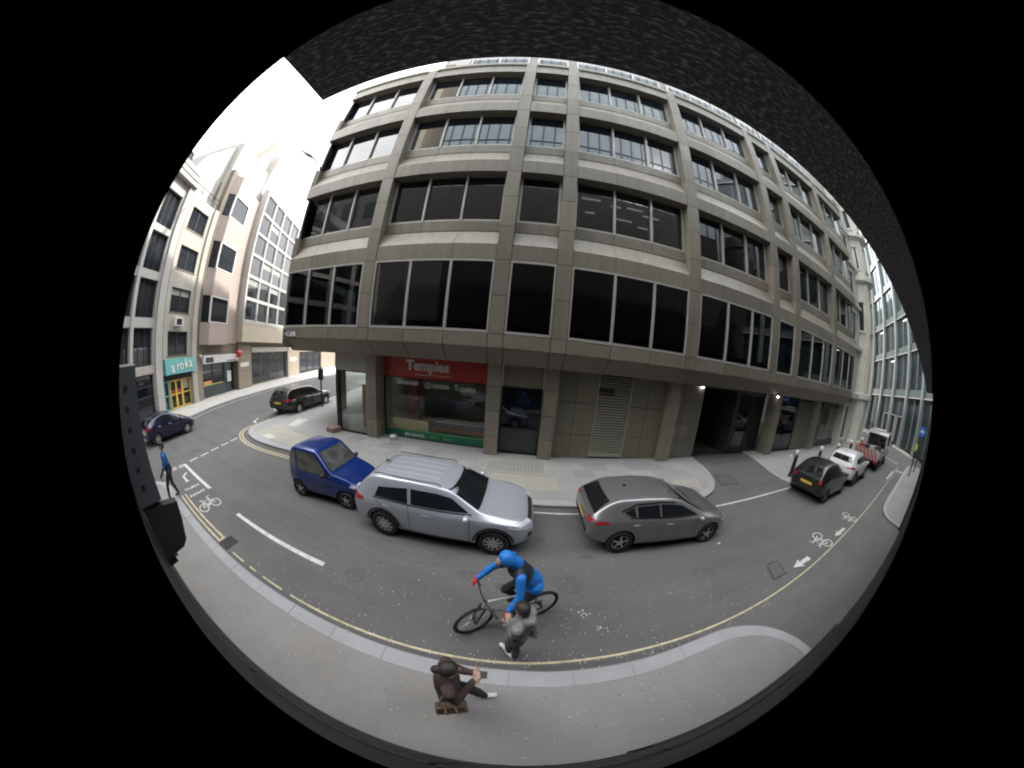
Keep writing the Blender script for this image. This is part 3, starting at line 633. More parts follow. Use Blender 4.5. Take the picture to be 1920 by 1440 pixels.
# bay right of column six: dark glass with script, louvres
x0, x1 = CS[5]+CW, CS[6]-CW; zb = gz(18)+.08
scr = MB().box(x0, x1, 9.0, 9.1, zb, zb+.15).box(x0, x0+.06, 9.0, 9.1, zb, 4.04).box(18.2, 18.28, 9.0, 9.1, zb, 4.04).build('dark_shopfront', M['black'], office)
MB().box(x0+.06, 18.2, 9.03, 9.05, zb+.15, 4.03).build('pane', M['wglass'], scr)
text('Player', .62, mat('grey_script', (.13, .12, .115), .6), 'window_lettering', scr, (15.9, 9.02, 2.55), ext=.002, sx=1.0)
def louv(xa, xb, z0, z1, n=24):
    lv = MB().box(xa, xa+.04, 8.97, 9.08, z0, z1).box(xb-.04, xb, 8.97, 9.08, z0, z1).box(xa+.04, xb-.04, 8.97, 9.06, z1-.06, z1).build('louvre', M['stonewall'], office); MB().box(xa, xb, 9.07, 9.1, z0, z1).build('louvre_void', M['joint'], office)
    for i in range(n):
        z = z0+.03+(z1-z0-.1)*i/n; MB().prism([(9.05, z+.05), (8.955, z+.01), (8.96, z-.02), (9.055, z+.02)], xa+.04, xb-.04).build('slat', M['louvre'], lv)
louv(18.3, x1, zb, 4.0); louv(CS[6]+CW, 22.6, zb+.1, 3.6, 20)
x0 = 22.6; zb = gz(24)+.08
sf = MB().box(x0, XR, 9.0, 9.12, zb, zb+.5).build('stall_riser', M['shop_dark'], office); MB().box(x0, XR, 9.0, 9.12, 3.6, 4.04).build('fascia_panel', M['shop_dark'], office)
for a, b in ((22.7, 24.4), (24.5, 26.2)):
    MB().box(a, b, 9.05, 9.07, zb+.5, 3.6).build('pane', M['clear'], sf)
    MB().box(a-.1, a, 9.0, 9.12, zb, 4.0).build('mullion', M['alu'], sf)
MB().box(22.6, XR, 10.6, 10.7, .3, 4).build('shop_back_wall', M['alu'], office)
MB().box(9, XR, 9.4, 9.45, .3, .45).build('threshold', M['dark'], office)
# corner unit left of column one: cream fascia, glass door, chamfered side with red fascia
CX = -9.25
MB().box(CX, CS[0]-CW, 8.68, 8.9, 3.22, 4.05).build('corner_fascia', mat('cream_panel', (.30, .285, .25), .5, var=.04), office)
cd = MB().box(CX+.02, CX+.12, 8.72, 8.84, .1, 3.22).box(CX+.12, CS[0]-CW, 8.74, 8.82, 3.16, 3.22).box(CX+.12, CS[0]-CW, 8.74, 8.82, .1, .2).build('corner_door', M['black'], office)
MB().box(CX+.12, CS[0]-CW, 8.77, 8.785, .2, 3.16).build('pane', M['clear'], cd)
MB().box(-7.72, -7.45, 8.83, 8.86, .5, 2.6).build('poster', mat('red_poster', (.40, .10, .09), .5), office)
MB().box(-7.42, CS[0]-CW, 8.84, 13, .1, 3.2).build('shop_side_wall', M['plaster'], office)
SA = R(43); sx_, sy_ = -math.sin(SA), math.cos(SA)
TC = lambda s, d, z: (CX+sx_*s-sy_*d, 8.72+sy_*s+sx_*d, z)
MB(TC).box(.05, 4.6, 0, .08, 3.3, 4.02).build('side_fascia_sign', M['red_sign'], office)
sd = MB(TC).box(0, .1, -.05, .05, .1, 3.3).box(.1, 4.6, -.05, .05, 3.2, 3.3).box(.1, 4.6, -.05, .05, .1, .25).box(1.1, 1.18, -.05, .05, .25, 3.2).box(2.8, 2.9, -.05, .05, .25, 3.2).build('side_shopfront', M['black'], office)
for a, b in ((.1, 1.1), (1.18, 2.8), (2.9, 4.6)): MB(TC).box(a, b, -.01, .005, .25, 3.2).build('pane', M['clear'], sd)
MB(TC).box(4.6, 5.4, -.3, .05, .1, 4.05).build('side_pier', M['clad'], office)
MB(TC).prism([(-.25, -.1), (.5, -.1), (.6, .55), (-.1, .62), (-.45, .3)], .02, .34, 'z').build('door_step', mat('red_stone', (.24, .15, .13), .6), office)
MB().prism([(CX, 8.8), (CS[0]-CW, 8.8), (CS[0]-CW, 13), (CX-2, 11)], .1, .13, 'z').build('shop_floor', mat('corner_floor', (.15, .13, .125), .5), office)
# street name plate
npl = thing('street_name_plate', 'white street name plate with dark border on the corner of the office fascia', 'sign', (-11.9, 7.99, 4.75))
MB().box(-12.45, -11.42, 7.975, 7.997, 4.72, 5.02).build('backing', M['black'], npl)
MB().box(-12.20, -11.45, 7.968, 7.976, 4.75, 4.99).build('plate', M['white'], npl)
MB().box(-12.38, -12.24, 7.968, 7.976, 4.8, 4.94).build('crest', mat('crest', (.4, .4, .5), .5), npl)
nb = mat('plate_ink', (.12, .13, .16), .5, var=0, fine=0)
MB().box(-12.13, -11.78, 7.964, 7.969, 4.885, 4.955).box(-12.13, -11.88, 7.964, 7.969, 4.795, 4.855).box(-11.72, -11.62, 7.964, 7.969, 4.795, 4.855).build('lettering', nb, npl)
# ================================================================ buildings across the side street (left)
LA = Vector((-20.6, 1.6)); LU = Vector((-.48, .877)); LN = Vector((.877, .48))
TL = lambda t, d, z: (LA.x+LU.x*t+LN.x*d, LA.y+LU.y*t+LN.y*d, z)
def lthing(name, label, t): q = TL(t, 0, 0); return thing(name, label, 'building', (q[0], q[1], .1))
def lbox(par, name, m, t0, t1, d0, d1, z0, z1): return MB(TL).box(t0, t1, d0, d1, z0, z1).build(name, M[m] if isinstance(m, str) else m, par)
def lwin(par, t0, t1, z0, z1, d=0, fm='alu', f=.07, nx=2, ny=1, gm='lglass', sill=None, blind=0):
    """window: frame (part) with panes (sub-parts), standing in a reveal"""
    b = MB(TL).box(t0, t1, d-.1, d+.02, z0, z0+f).box(t0, t1, d-.1, d+.02, z1-f, z1).box(t0, t0+f, d-.1, d+.02, z0+f, z1-f).box(t1-f, t1, d-.1, d+.02, z0+f, z1-f)
    w_ = (t1-t0-2*f)/nx; h_ = (z1-z0-2*f)/ny
    for i in range(1, nx): b.box(t0+f+i*w_-f/2, t0+f+i*w_+f/2, d-.08, d, z0+f, z1-f)
    for j in range(1, ny): b.box(t0+f, t1-f, d-.08, d+.005, z0+f+j*h_-f/2, z0+f+j*h_+f/2)
    o = b.build('window', M[fm], par)
    for i in range(nx):
        for j in range(ny):
            MB(TL).box(t0+f+i*w_, t0+f+(i+1)*w_, d-.06, d-.045, z0+f+j*h_, z0+f+(j+1)*h_).build('pane', M[gm], o)
    if blind: MB(TL).box(t0+f, t1-f, d-.044, d-.04, z1-f-(z1-z0)*blind, z1-f).build('blind', M['blind'], o)
    if sill: lbox(par, 'sill', sill, t0-.1, t1+.1, d-.05, d+.14, z0-.1, z0)
    return o
def lwall(par, name, m, t0, t1, d0, d1, z0, z1, holes):
    """wall slab with rectangular openings"""
    ts = sorted({t0, t1, *[h[0] for h in holes], *[h[1] for h in holes]}); zs = sorted({z0, z1, *[h[2] for h in holes], *[h[3] for h in holes]})
    b = MB(TL)
    for i in range(len(ts)-1):
        for j in range(len(zs)-1):
            tm, zm = (ts[i]+ts[i+1])/2, (zs[j]+zs[j+1])/2
            if not any(h[0] < tm < h[1] and h[2] < zm < h[3] for h in holes): b.box(ts[i], ts[i+1], d0, d1, zs[j], zs[j+1])
    return b.build(name, M[m], par)
random.seed(9)
# --- white concrete frame building, far left
B0 = lthing('concrete_building', 'white concrete framed building with tall dark windows at the far left edge', -1)
W0 = [(3.15, 5.3), (5.85, 8.0), (8.5, 10.7), (11.1, 13.3)]; C0 = [(-6.6, -4.9), (-4.5, -2.8), (-2.4, -.75), (-.38, 1.5)]
holes = [(a, b, c, d) for a, b in C0 for c, d in W0]+[(-6.6, -.7, .2, 2.65), (-.42, 1.62, .1, 2.68)]
lwall(B0, 'wall', 'concrete_white', -9, 1.7, -.45, 0, 0, 14.2, holes)
for a, b in C0:
    for c, d in W0: lwin(B0, a, b, c, d, -.22, 'shop_dark', .05, 3, 1)
lwin(B0, -.4, 1.6, .12, 2.66, -.2, 'shop_dark', .07, 1, 4, 'wglass2'); lwin(B0, -6.6, -.7, .2, 2.65, -.2, 'shop_dark', .07, 4, 2, 'wglass2')
lbox(B0, 'pier', 'concrete_white', 1.7, 2.35, -.5, .22, 0, 14.2)
lbox(B0, 'pier', 'concrete_white', -.74, -.44, -.4, .14, 0, 14.2); lbox(B0, 'fascia', 'stone_cream', -.42, 1.68, -.1, .06, 2.7, 3.1)
for i in range(3): lbox(B0, 'cornice', 'concrete_white', -9, 2.35, -.5, .45-.12*i, 14.2+.45*i, 14.45+.45*i)
lbox(B0, 'parapet', 'concrete_white', -9, 2.3, -3, -.3, 14.2, 15.7); lwin(B0, -.9, 1.5, 15.7, 17.0, -1.4, 'shop_dark', .08, 3, 1)
lbox(B0, 'roof_room', 'shop_dark', -8, 1.6, -5, -1.5, 15.6, 17.1); lbox(B0, 'body', 'concrete_white', -9, 2.2, -10, -.6, 0, 14.1)
MB(TL).tube([(2.43, .1, .1), (2.43, .1, 13.8)], .05).build('drainpipe', M['black'], B0)
# --- narrow cream building with teal shop fascia
B1 = lthing('cream_building', 'narrow stained cream building with teal fascia and yellow shop doors', 4.2)
W1 = [(3.58, 5.12), (6.33, 7.9), (9.1, 10.65), (11.8, 13.35)]
lwall(B1, 'wall', 'stone_cream', 2.5, 6.0, -.4, -.02, 2.4, 14.1, [(3.05, 5.15, c, d) for c, d in W1])
for i, (c, d) in enumerate(W1): lwin(B1, 3.05, 5.15, c, d, -.14, 'shop_dark', .08, 2, 1, sill='brownstone', blind=(.0, .25, 0, .0)[i])
lbox(B1, 'pilaster', 'stone_cream', 5.55, 6.05, -.4, .14, 0, 14.1); lbox(B1, 'body', 'stone_cream', 2.5, 6, -10, -.6, 0, 14)
ac = lbox(B1, 'air_conditioner', 'white', 3.5, 4.35, -.05, .28, 5.45, 6.0); lbox(ac, 'grille', 'dark', 3.65, 4.2, .28, .29, 5.53, 5.92)
MB(TL).tube([(2.6, -.1, 14.9), (6, -.1, 14.9)], .025).tube([(2.6, -.1, 14.55), (6, -.1, 14.55)], .02).build('railing', M['black'], B1)
for t in (2.6, 3.4, 4.3, 5.2, 6.0): MB(TL).tube([(t, -.1, 14.1), (t, -.1, 14.9)], .025).build('railing_post', M['black'], B1)
MB(TL).prism([(2.6, 14.1), (6, 14.1), (6, 20.5), (4.9, 19.4), (3.4, 16.6)], -4, -1.2, 'y').build('roof_storey', M['concrete_white'], B1)
MB(TL).prism([(5.9, 15.4), (6.15, 15.4), (6.5, 18.5), (6.2, 18.5)], -1.2, -1.0, 'y').build('roof_trim', M['brownstone'], B1)
lwin(B1, 6.2, 7.2, 19.4, 21.4, -2.5, 'alu', .08, 1, 1)
f1 = MB(TL).prism([(.02, 2.42), (.3, 2.42), (.16, 3.38), (.02, 3.38)], 2.62, 5.85).build('fascia_sign', M['teal'], B1)
for k, (ch, t0, z0) in enumerate((('a', 3.18, 2.55), ('r', 3.72, 2.62), ('o', 4.05, 2.66), ('k', 4.58, 2.70), ('a', 5.05, 2.76))):
    q = TL(t0, .31, z0); text(ch, .92, mat('sign_cream_%d' % k, (.8, .82, .76), .5, var=0, fine=0), 'sign_lettering', B1, q, (R(82), 0, math.atan2(LU.y, LU.x)), .01, .01, sx=.85)
lbox(B1, 'shop_recess', 'dark', 2.6, 5.6, -.6, -.5, 0, 2.5)
lbox(B1, 'shop_lintel', 'dark', 2.6, 5.6, -.5, -.02, 2.02, 2.42)
for k, (a, b, fm) in enumerate(((2.68, 3.2, 'teal'), (3.3, 3.95, 'yellow'), (3.95, 4.6, 'yellow'), (4.6, 5.5, 'yellow'))):
    lwin(B1, a, b, .12, 2.0, -.2, fm, .09, 1, 2, 'wglass2')
    if k in (1, 2): lbox(B1, 'red_display', 'red_sign', a+.1, b-.1, -.249, -.243, 1.12, 1.35)
    if k == 3: lbox(B1, 'poster', 'blind', a+.15, b-.2, -.249, -.243, 1.3, 1.85)
# --- pink stone building with projecting bays
B2 = lthing('pink_building', 'pale pink stone building with stacked angular bay windows', 8.7)
lbox(B2, 'body', 'concrete_white', 6.05, 11.35, -10, -.5, 0, 21)
lwall(B2, 'wall', 'pink', 9.7, 11.38, -.5, 0, 4.3, 17.6, [])
lbox(B2, 'wall', 'brownstone', 6.05, 6.7, -.5, 0, 4.2, 18); lbox(B2, 'wall', 'brownstone', 6.05, 11.38, -.5, -.05, 3.5, 4.3)
W2 = [(5.85, 7.85), (9.9, 12.0), (14.1, 16.0)]
bay = lambda e=0: [(6.4+e, -.1), (6.95+e, .62-e), (9.15-e, .62-e), (9.7-e, -.1)]
zs = [4.2]+[z for p in W2 for z in p]+[17.7]
for i in range(0, len(zs), 2):
    MB(TL).prism([(t, d) for t, d in bay()], zs[i], zs[i+1], 'z').build('bay_panel', M['pink'], B2)
for c, d in W2:
    bw = MB(TL).prism([(t, q) for t, q in bay(.08)], c, d, 'z').build('bay_window', M['lglass'], B2)
    fr = MB(TL)
    for t, q in bay()[1:3]: fr.box(t-.06, t+.06, q-.1, q+.01, c, d)
    fr.box(6.95, 9.15, .54, .64, c, c+.09).box(6.95, 9.15, .54, .64, d-.09, d)
    fr.build('bay_frame', M['white'], B2)
MB(TL).prism([(6.05, 17.7), (11.38, 17.7), (11.38, 25), (10.9, 25), (8.2, 20.5)], -5, -1.0, 'y').build('gable', M['pink'], B2)
MB(TL).prism([(8.0, 20.3), (8.3, 20.1), (11.2, 24.7), (11.0, 25.1)], -1.0, -.7, 'y').build('gable_trim', M['brownstone'], B2)
lbox(B2, 'shop_pier', 'tan', 6.05, 6.75, -.4, .05, 0, 3.6); lbox(B2, 'shop_recess', 'dark', 6.7, 11.3, -1.6, -1.5, 0, 3.5)
MB(TL).box(6.72, 11.25, .03, .28, 2.78, 3.42).build('fascia_sign', M['white'], B2); lbox(B2, 'fascia_graphic', 'shop_dark', 6.95, 7.9, .28, .285, 2.85, 3.25)
lbox(B2, 'fascia_graphic', 'shop_dark', 9.6, 11.0, .28, .285, 2.84, 2.92)
MB(TL).ell(TL(0, 0, 0) if 0 else (11.2, .42, 3.38), .28, .28, .34).build('round_sign', mat('orange_red', (.62, .07, .035), .4), B2, smooth=True)
MB(TL).ell((6.42, .2, 3.35), .14, .14, .14).build('globe_lamp', M['beige_panel'], B2, smooth=True)
lwin(B2, 6.85, 9.9, .15, 2.72, -.3, 'shop_dark', .1, 2, 1, 'wglass2'); lwin(B2, 9.95, 11.25, .15, 2.72, -.3, 'shop_dark', .1, 1, 1, 'wglass2')
lbox(B2, 'poster', 'white', 10.25, 10.85, -.29, -.28, 1.0, 1.95); lbox(B2, 'stall_riser', 'shop_dark', 6.85, 9.9, -.3, -.22, .12, 1.05)
lbox(B2, 'display_strip', mat('lime_strip', (.6, .62, .2), .5), 7.0, 9.6, -.22, -.21, 1.05, 1.12); lbox(B2, 'display', mat('orange_box', (.75, .35, .12), .5), 7.1, 8.1, -.25, -.22, 1.15, 1.4)
# --- white gridded office
B3 = lthing('white_grid_building', 'bright white building with a square grid of office windows', 16)
lbox(B3, 'body', 'concrete_white', 11.42, 22.5, -10, -.4, 0, 19.2)
cols = [(11.65+2.02*i, 13.5+2.02*i) for i in range(5)]; rows = [(6.45+2.08*j, 8.3+2.08*j) for j in range(6)]
lwall(B3, 'wall', 'concrete_white', 11.42, 22.0, -.1, .6, 6.1, 19.2, [(a, b, c, d) for a, b in cols for c, d in rows])
for a, b in cols:
    for c, d in rows: lwin(B3, a, b, c, d, .5, 'white', .06, 1, 1, 'lglass', blind=random.choice((0, 0, 0, 0, .3)))
lbox(B3, 'bay_base', 'beige_panel', 11.42, 22.0, -.1, .58, 4.45, 6.1)
MB(TL).prism([(11.42, 19.2), (22, 19.2), (22, 29), (17, 29.5), (12.5, 25)], -5, -.4, 'y').build('gable', M['concrete_white'], B3)
lbox(B3, 'ground_wall', 'brownstone', 11.42, 13.6, -.4, .1, 0, 4.45); lbox(B3, 'ground_wall', 'brownstone', 13.6, 22, -.4, -.1, 3.95, 4.45); lbox(B3, 'ground_wall', 'tan', 21.3, 24.6, -.4, .1, 0, 4.45)
for j in range(5): lbox(B3, 'stone_course', 'tan', 11.46, 13.56, .1, .13, .2+.8*j, .97+.8*j)
lwin(B3, 13.7, 21.2, .15, 3.4, -.15, 'brownstone', .08, 4, 1, 'lglass'); lbox(B3, 'blank_fascia', 'alu', 13.7, 21.2, -.1, .12, 3.45, 3.95)
lbox(B3, 'wall_plaque', 'white', 11.75, 13.1, .13, .15, 2.15, 2.55); lbox(B3, 'wall_plaque', 'white', 22.0, 23.6, .1, .13, 2.1, 2.55)
B4 = lthing('brown_building', 'brown stone building with black framed glass door further along the side street', 30)
lbox(B4, 'body', 'brownstone', 24.6, 60, -12, -.3, 0, 20)
lwin(B4, 25.0, 33, .2, 3.2, -.1, 'black', .3, 3, 1, 'lglass'); lbox(B4, 'stone_course', 'tan', 24.6, 60, -.32, 0, 3.3, 4.2); lbox(B4, 'stone_course', 'tan', 33.2, 60, -.3, .02, 0, 3.3)
for i in range(8):
    for j in range(4): lwin(B4, 26+4*i, 28.6+4*i, 5.4+3.6*j, 7.6+3.6*j, -.22, 'white', .1, 2, 1)
# far end of the side street
B5 = thing('terrace_building', 'pale building closing the far end of the side street', 'building', (-34, 70, 0))
MB().box(-75, 10, 66, 76, 0, 19).build('wall', M['stone_cream'], B5)
for i in range(12):
    for j in range(4): MB().box(-70+5.5*i, -68+5.5*i, 65.9, 66.0, 3.5+4*j, 6+4*j).build('window', M['lglass'], B5)
# ================================================================ right: stone corner building and glass office
SB = thing('stone_building', 'ornate pale stone building with corner turret beyond the office block', 'building', (29, 9, gz(29)))
zb = gz(29)
def sw(x0, x1, z0, z1, y=8.75):
    o = MB().box(x0-.16, x0, y-.1, y+.1, z0-.1, z1+.1).box(x1, x1+.16, y-.1, y+.1, z0-.1, z1+.1).box(x0-.22, x1+.22, y-.18, y+.1, z1+.1, z1+.34).box(x0-.2, x1+.2, y-.2, y+.1, z0-.24, z0-.1).build('window', M['stone_white'], SB)
    MB().box(x0, x1, y-.012, y, z0, z1).build('pane', M['lglass'], o)
MB().box(26.34, 31.5, 8.76, 22, zb, 24.6).build('wall', M['stone_white'], SB)
for k, z in enumerate((6.2, 10.0, 13.8, 17.6, 21.2)):
    if k: MB().box(26.34, 31.0, 8.5-.06*(k % 2), 8.9, z-1.0, z-.7).build('cornice', M['stone_white'], SB)
    sw(27.2, 28.2, z-.2, z+2.0)
MB().box(26.34, 31.0, 8.3, 8.9, 4.7, 5.15).build('cornice', M['stone_white'], SB)
sw(27.2, 28.2, 1.2, 3.9); MB().box(26.34, 27.0, 8.55, 8.8, zb, 4.7).build('pilaster', M['stone_white'], SB); MB().box(28.5, 29.3, 8.5, 8.8, zb, 4.7).build('pilaster', M['stone_white'], SB)
tx, ty = 31.2, 9.3
MB().lathe([(1.75, zb), (1.75, .9), (1.6, 1.0), (1.6, 4.6), (1.95, 4.8), (1.95, 5.2), (1.5, 5.3), (1.5, 15.4), (2.05, 15.7), (2.05, 16.1), (1.55, 16.2), (1.55, 20.0), (2.1, 20.3), (2.1, 20.6), (1.5, 20.7), (1.5, 24.3), (1.9, 24.5), (1.9, 24.8), (1.3, 25.6), (.9, 27.2), (.2, 28.6), (.05, 30)], (tx, ty, 0), n=16).build('turret', M['stone_white'], SB)
def TUR(a):
    ca, sa = math.cos(R(a)), math.sin(R(a)); return lambda x, y, z: (tx+ca*y-sa*x, ty+sa*y+ca*x, z)
for z0, z1 in ((11, 13.6), (17, 19.2), (21.4, 23.4)):
    for a in (-150, -95):
        TT = TUR(a); o = MB(TT).box(-.34, -.25, 1.4, 1.6, z0-.05, z1+.05).box(.25, .34, 1.4, 1.6, z0-.05, z1+.05).box(-.4, .4, 1.4, 1.66, z1+.05, z1+.22).box(-.4, .4, 1.4, 1.66, z0-.2, z0-.05).build('turret_window', M['stone_white'], SB)
        MB(TT).box(-.25, .25, 1.4, 1.52, z0, z1).build('pane', M['lglass'], o)
for a in (-178, -122, -68):
    for z0, z1 in ((.9, 4.6), (5.3, 15.4), (16.2, 20.0)): MB(TUR(a)).box(-.16, .16, 1.4, 1.72, z0, z1).build('pilaster', M['stone_white'], SB)
MB().prism([(32.4, 9.4), (70, 40), (60, 50), (31, 22)], zb, 25, 'z').build('side_wall', M['stone_white'], SB)  # unseen far stretch added to darken reflections in the glass office
SU = Vector((.775, .632)); SN = Vector((.632, -.775)); TSB = lambda t, d, z: (32.4+SU.x*t+SN.x*d, 9.4+SU.y*t+SN.y*d, z)
for i in range(9):
    for j in range(5):
        o = MB(TSB).box(.9+3*i, 1.0+3*i, -.05, .1, 2+4*j, 4.4+4*j).box(2.1+3*i, 2.2+3*i, -.05, .1, 2+4*j, 4.4+4*j).box(.8+3*i, 2.3+3*i, -.05, .16, 4.4+4*j, 4.6+4*j).build('window', M['stone_white'], SB)
        MB(TSB).box(1+3*i, 2.1+3*i, -.02, .02, 2+4*j, 4.4+4*j).build('pane', M['lglass'], o)
# glass office
GA = Vector((35, 1.2)); GU = Vector((.81, .586)); GN = Vector((-.586, .81))
TG = lambda t, d, z: (GA.x+GU.x*t+GN.x*d, GA.y+GU.y*t+GN.y*d, z)
GO = thing('glass_office', 'blue green glass office with pale mullions across the far junction', 'building', (45, 8, gz(45)))
zg = gz(45); FL = [zg, 6.5, 11.2, 15.4, 19.9, 24.6, 29.2, 33.8]
MB(TG).box(-14, 44, -18, -1.2, zg, 36).build('core', M['shop_dark'], GO)
for t in [-12.6+4.35*i for i in range(13)]:
    MB(TG).box(t-.26, t+.26, -.3, .32, zg, 36).build('mullion', M['steel_green'], GO)
for k, z in enumerate(FL[1:]):
    MB(TG).box(-14, 44, -.3, .1, z-.45, z+.35).build('spandrel', M['spandrel'], GO)
    MB(TG).box(-14, 44, .1, .18, z-.5, z-.38).build('transom', M['alu'], GO)
for i in range(12):
    t0 = -12.6+4.35*i
    for k in range(len(FL)-1):
        z0, z1 = FL[k]+(.36 if k else .15), FL[k+1]-.46
        o = MB(TG).box(t0+2.12, t0+2.22, -.12, 0, z0, z1).build('glazing_bar', M['steel_green'], GO)
        for a, b in ((t0+.26, t0+2.12), (t0+2.22, t0+4.09)): MB(TG).box(a, b, -.1, -.08, z0, z1).build('pane', M['glass_tower'], o)
        if k > 0 and (i+k) % 2 == 0 and 1 < i < 9:
            MB(TG).box(t0+.8, t0+2.0, -.079, -.06, z1-.55, z1-.45).build('ceiling_light', emit('strip_%d_%d' % (i, k), (1, 1, .95), 1.6), GO)
for a in (5.2, 7.4, 9.6): MB(TG).box(a, a+.12, .0, .2, zg, 4).box(a+1.6, a+1.72, .0, .2, zg, 4).box(a, a+1.72, 0, .2, 3.9, 4.0).build('door_frame', M['alu'], GO)
# ================================================================ the building the camera is fixed to
OW = thing('granite_building', 'dark granite building face that carries the camera, along the bottom edge', 'building', (0, -.3, 0))
MB().box(-11.6, 5.4, -12, -.07, .0, 6.8).build('wall', M['own'], OW)
MB().box(5.4, 14.0, -12, -.07, 3.4, 6.8).build('wall', M['own'], OW); MB().box(14.0, 60, -12, -.07, 0, 6.8).build('wall', M['own'], OW)
sh = MB().box(5.4, 14.0, -.6, -.5, 0, 3.5).build('roller_shutter', M['shop_dark'], OW)
for i in range(16): MB().box(5.42, 13.98, -.5, -.47, .2+.2*i, .36+.2*i).build('slat', M['shop_dark'], sh)
MB().box(-11.6, 1.5, -.07, -.045, .1, .62).build('plinth', M['own'], OW); MB().box(1.58, 5.4, -.07, -.02, .1, .9).build('plinth', M['own'], OW)
for i in range(15): MB().box(-11.5+i*.87, -10.66+i*.87, -.068, -.058, .75, 1.9).build('granite_panel', M['own'], OW)
for i in range(15): MB().box(-11.5+i*.87, -10.66+i*.87, -.068, -.056, 1.93, 3.0).build('granite_panel', M['own'], OW)
ledge = fleck('rough_granite_soffit', (.085, .083, .08), (.42, .42, .42), 120, .50, .74, .8)
MB().box(-.72, 12, -.07, .352, 5.15, 5.6).build('string_course', ledge, OW)
# unseen upper storeys that the opposite windows reflect, set back to let light in
dstone = mat('dark_brick', (.115, .113, .11), .8, var=.1)
MB().box(-9.5, 60, -5.0, -4.9, 6.8, 14.5).build('dark_reflected_sheet', M['dark'], OW)  # added dark sheet, unseen, keeps the first-floor window reflections near black
MB().box(-18.5, 17.5, -12, -5.0, 6.8, 24).build('dark_storeys', dstone, OW); MB().box(17.5, 36, -12, -5.0, 6.8, 18.6).build('dark_storeys', dstone, OW); MB().box(36, 60, -12, -5.0, 6.8, 24).build('dark_storeys', dstone, OW); MB().box(19, 22.3, -7, -5.1, 18.6, 22.4).build('roof_plant', M['dark'], OW)
gs_ = MB().box(-14, 60, -14, -6.2, 12, 56).build('set_back_storeys', mat('pale_glass', (.37, .45, .51), .12, var=.12, vsc=.3, fine=0), OW)
b = MB()
for i in range(50): b.box(-14+1.5*i-.06, -14+1.5*i+.06, -6.2, -6.08, 12, 56)
for z in (27, 29.5, 33, 36.5, 40, 43.5, 47, 51): b.box(-14, 60, -6.2, -6.1, z-.06, z+.06)
b.build('curtain_wall_grid', M['shop_dark'], OW)
MB().box(-18.5, -16.3, -14, -5.6, 24, 54).build('stair_tower', M['beige_panel'], OW)
for xx, ww, hh in ((3, 3.2, 3.0), (-9, 2, 2)): MB().box(xx, xx+ww, -5.8, -5.05, 24, 24+hh).build('roof_plant', M['dark'], OW)
MB().lathe([(2.4, 18.4), (2.4, 20.4), (1.8, 20.5), (1.8, 22.0), (2.05, 22.1), (1.75, 22.4), (1.6, 23.2), (1.0, 24.2), (.3, 24.7), (.1, 25.4)], (26.5, -5.9, 0), n=20).build('cupola', M['dark'], OW)
RW = thing('rear_building', 'grey building behind the camera, seen only in the corner office windows', 'building', (-32, -12, 0))
MB().box(-45, -19.5, -30, -9.2, 0, 29).build('wall', mat('rear_grey', (.14, .14, .145), .8), RW)
for i in range(7):
    for j in range(6): MB().box(-44+3.5*i, -42+3.5*i, -9.2, -9.14, 3+4.2*j, 5.6+4.2*j).build('window', M['lglass'], RW)
# black weatherproof unit fixed to the wall left of the camera
pp = thing('wall_cabinet', 'dark slate cabinet projecting from the camera wall above the floodlight', 'cabinet', (-2.75, -.05, 3.3))
MB().box(-2.95, -2.58, -.068, .185, 3.24, 4.22).build('casing', mat('slate_casing', (.085, .088, .105), .5, var=.1), pp)
for k in range(6): MB().box(-2.58, -2.572, .02+.006*k, .06+.006*k, 3.36+.14*k, 3.40+.14*k).build('rivet_slot', M['black'], pp)
fx = thing('wall_floodlight', 'black box shaped floodlight jutting from the camera wall at lower left', 'floodlight', (-2.6, -.05, 2.9))
MB().prism([(-.05, 3.22), (.33, 3.16), (.31, 3.0), (.262, 2.83), (.2, 2.78), (-.05, 2.76)], -2.70, -2.6).build('housing', M['rubber'], fx)
MB().box(-2.70, -2.62, -.06, .10, 3.20, 3.225).build('cable_gland', M['rubber'], fx)
MB().box(-2.83, -2.72, -.07, .06, 2.62, 2.76).build('bracket', M['black'], fx)
MB().box(-2.8, -2.75, .06, .10, 2.65, 2.72).build('sensor', M['alu'], fx)

lm = thing('street_lamp', 'thin curved dark lamp arm against the white sky above the left buildings', 'street lamp', (-13.1, 9.5, 13.4))
MB().tube([(-13.0, 9.5, 13.4), (-13.9, 9.5, 14.0), (-14.2, 9.5, 14.75), (-14.4, 9.5, 15.7), (-14.7, 9.5, 16.35), (-15.3, 9.5, 17.0), (-16.14, 9.5, 17.67)], [.05, .05, .05, .055, .06, .07, .08], 8).build('arm', M['black'], lm, smooth=True)
MB().tube([(-16.1, 9.5, 17.65), (-17.0, 9.5, 18.3), (-18.04, 9.5, 19.1)], [.09, .13, .07], 8).build('lantern', M['black'], lm, smooth=True)
MB().box(-13.12, -12.9, 9.35, 9.65, 13.2, 13.6).build('wall_plate', M['black'], lm)
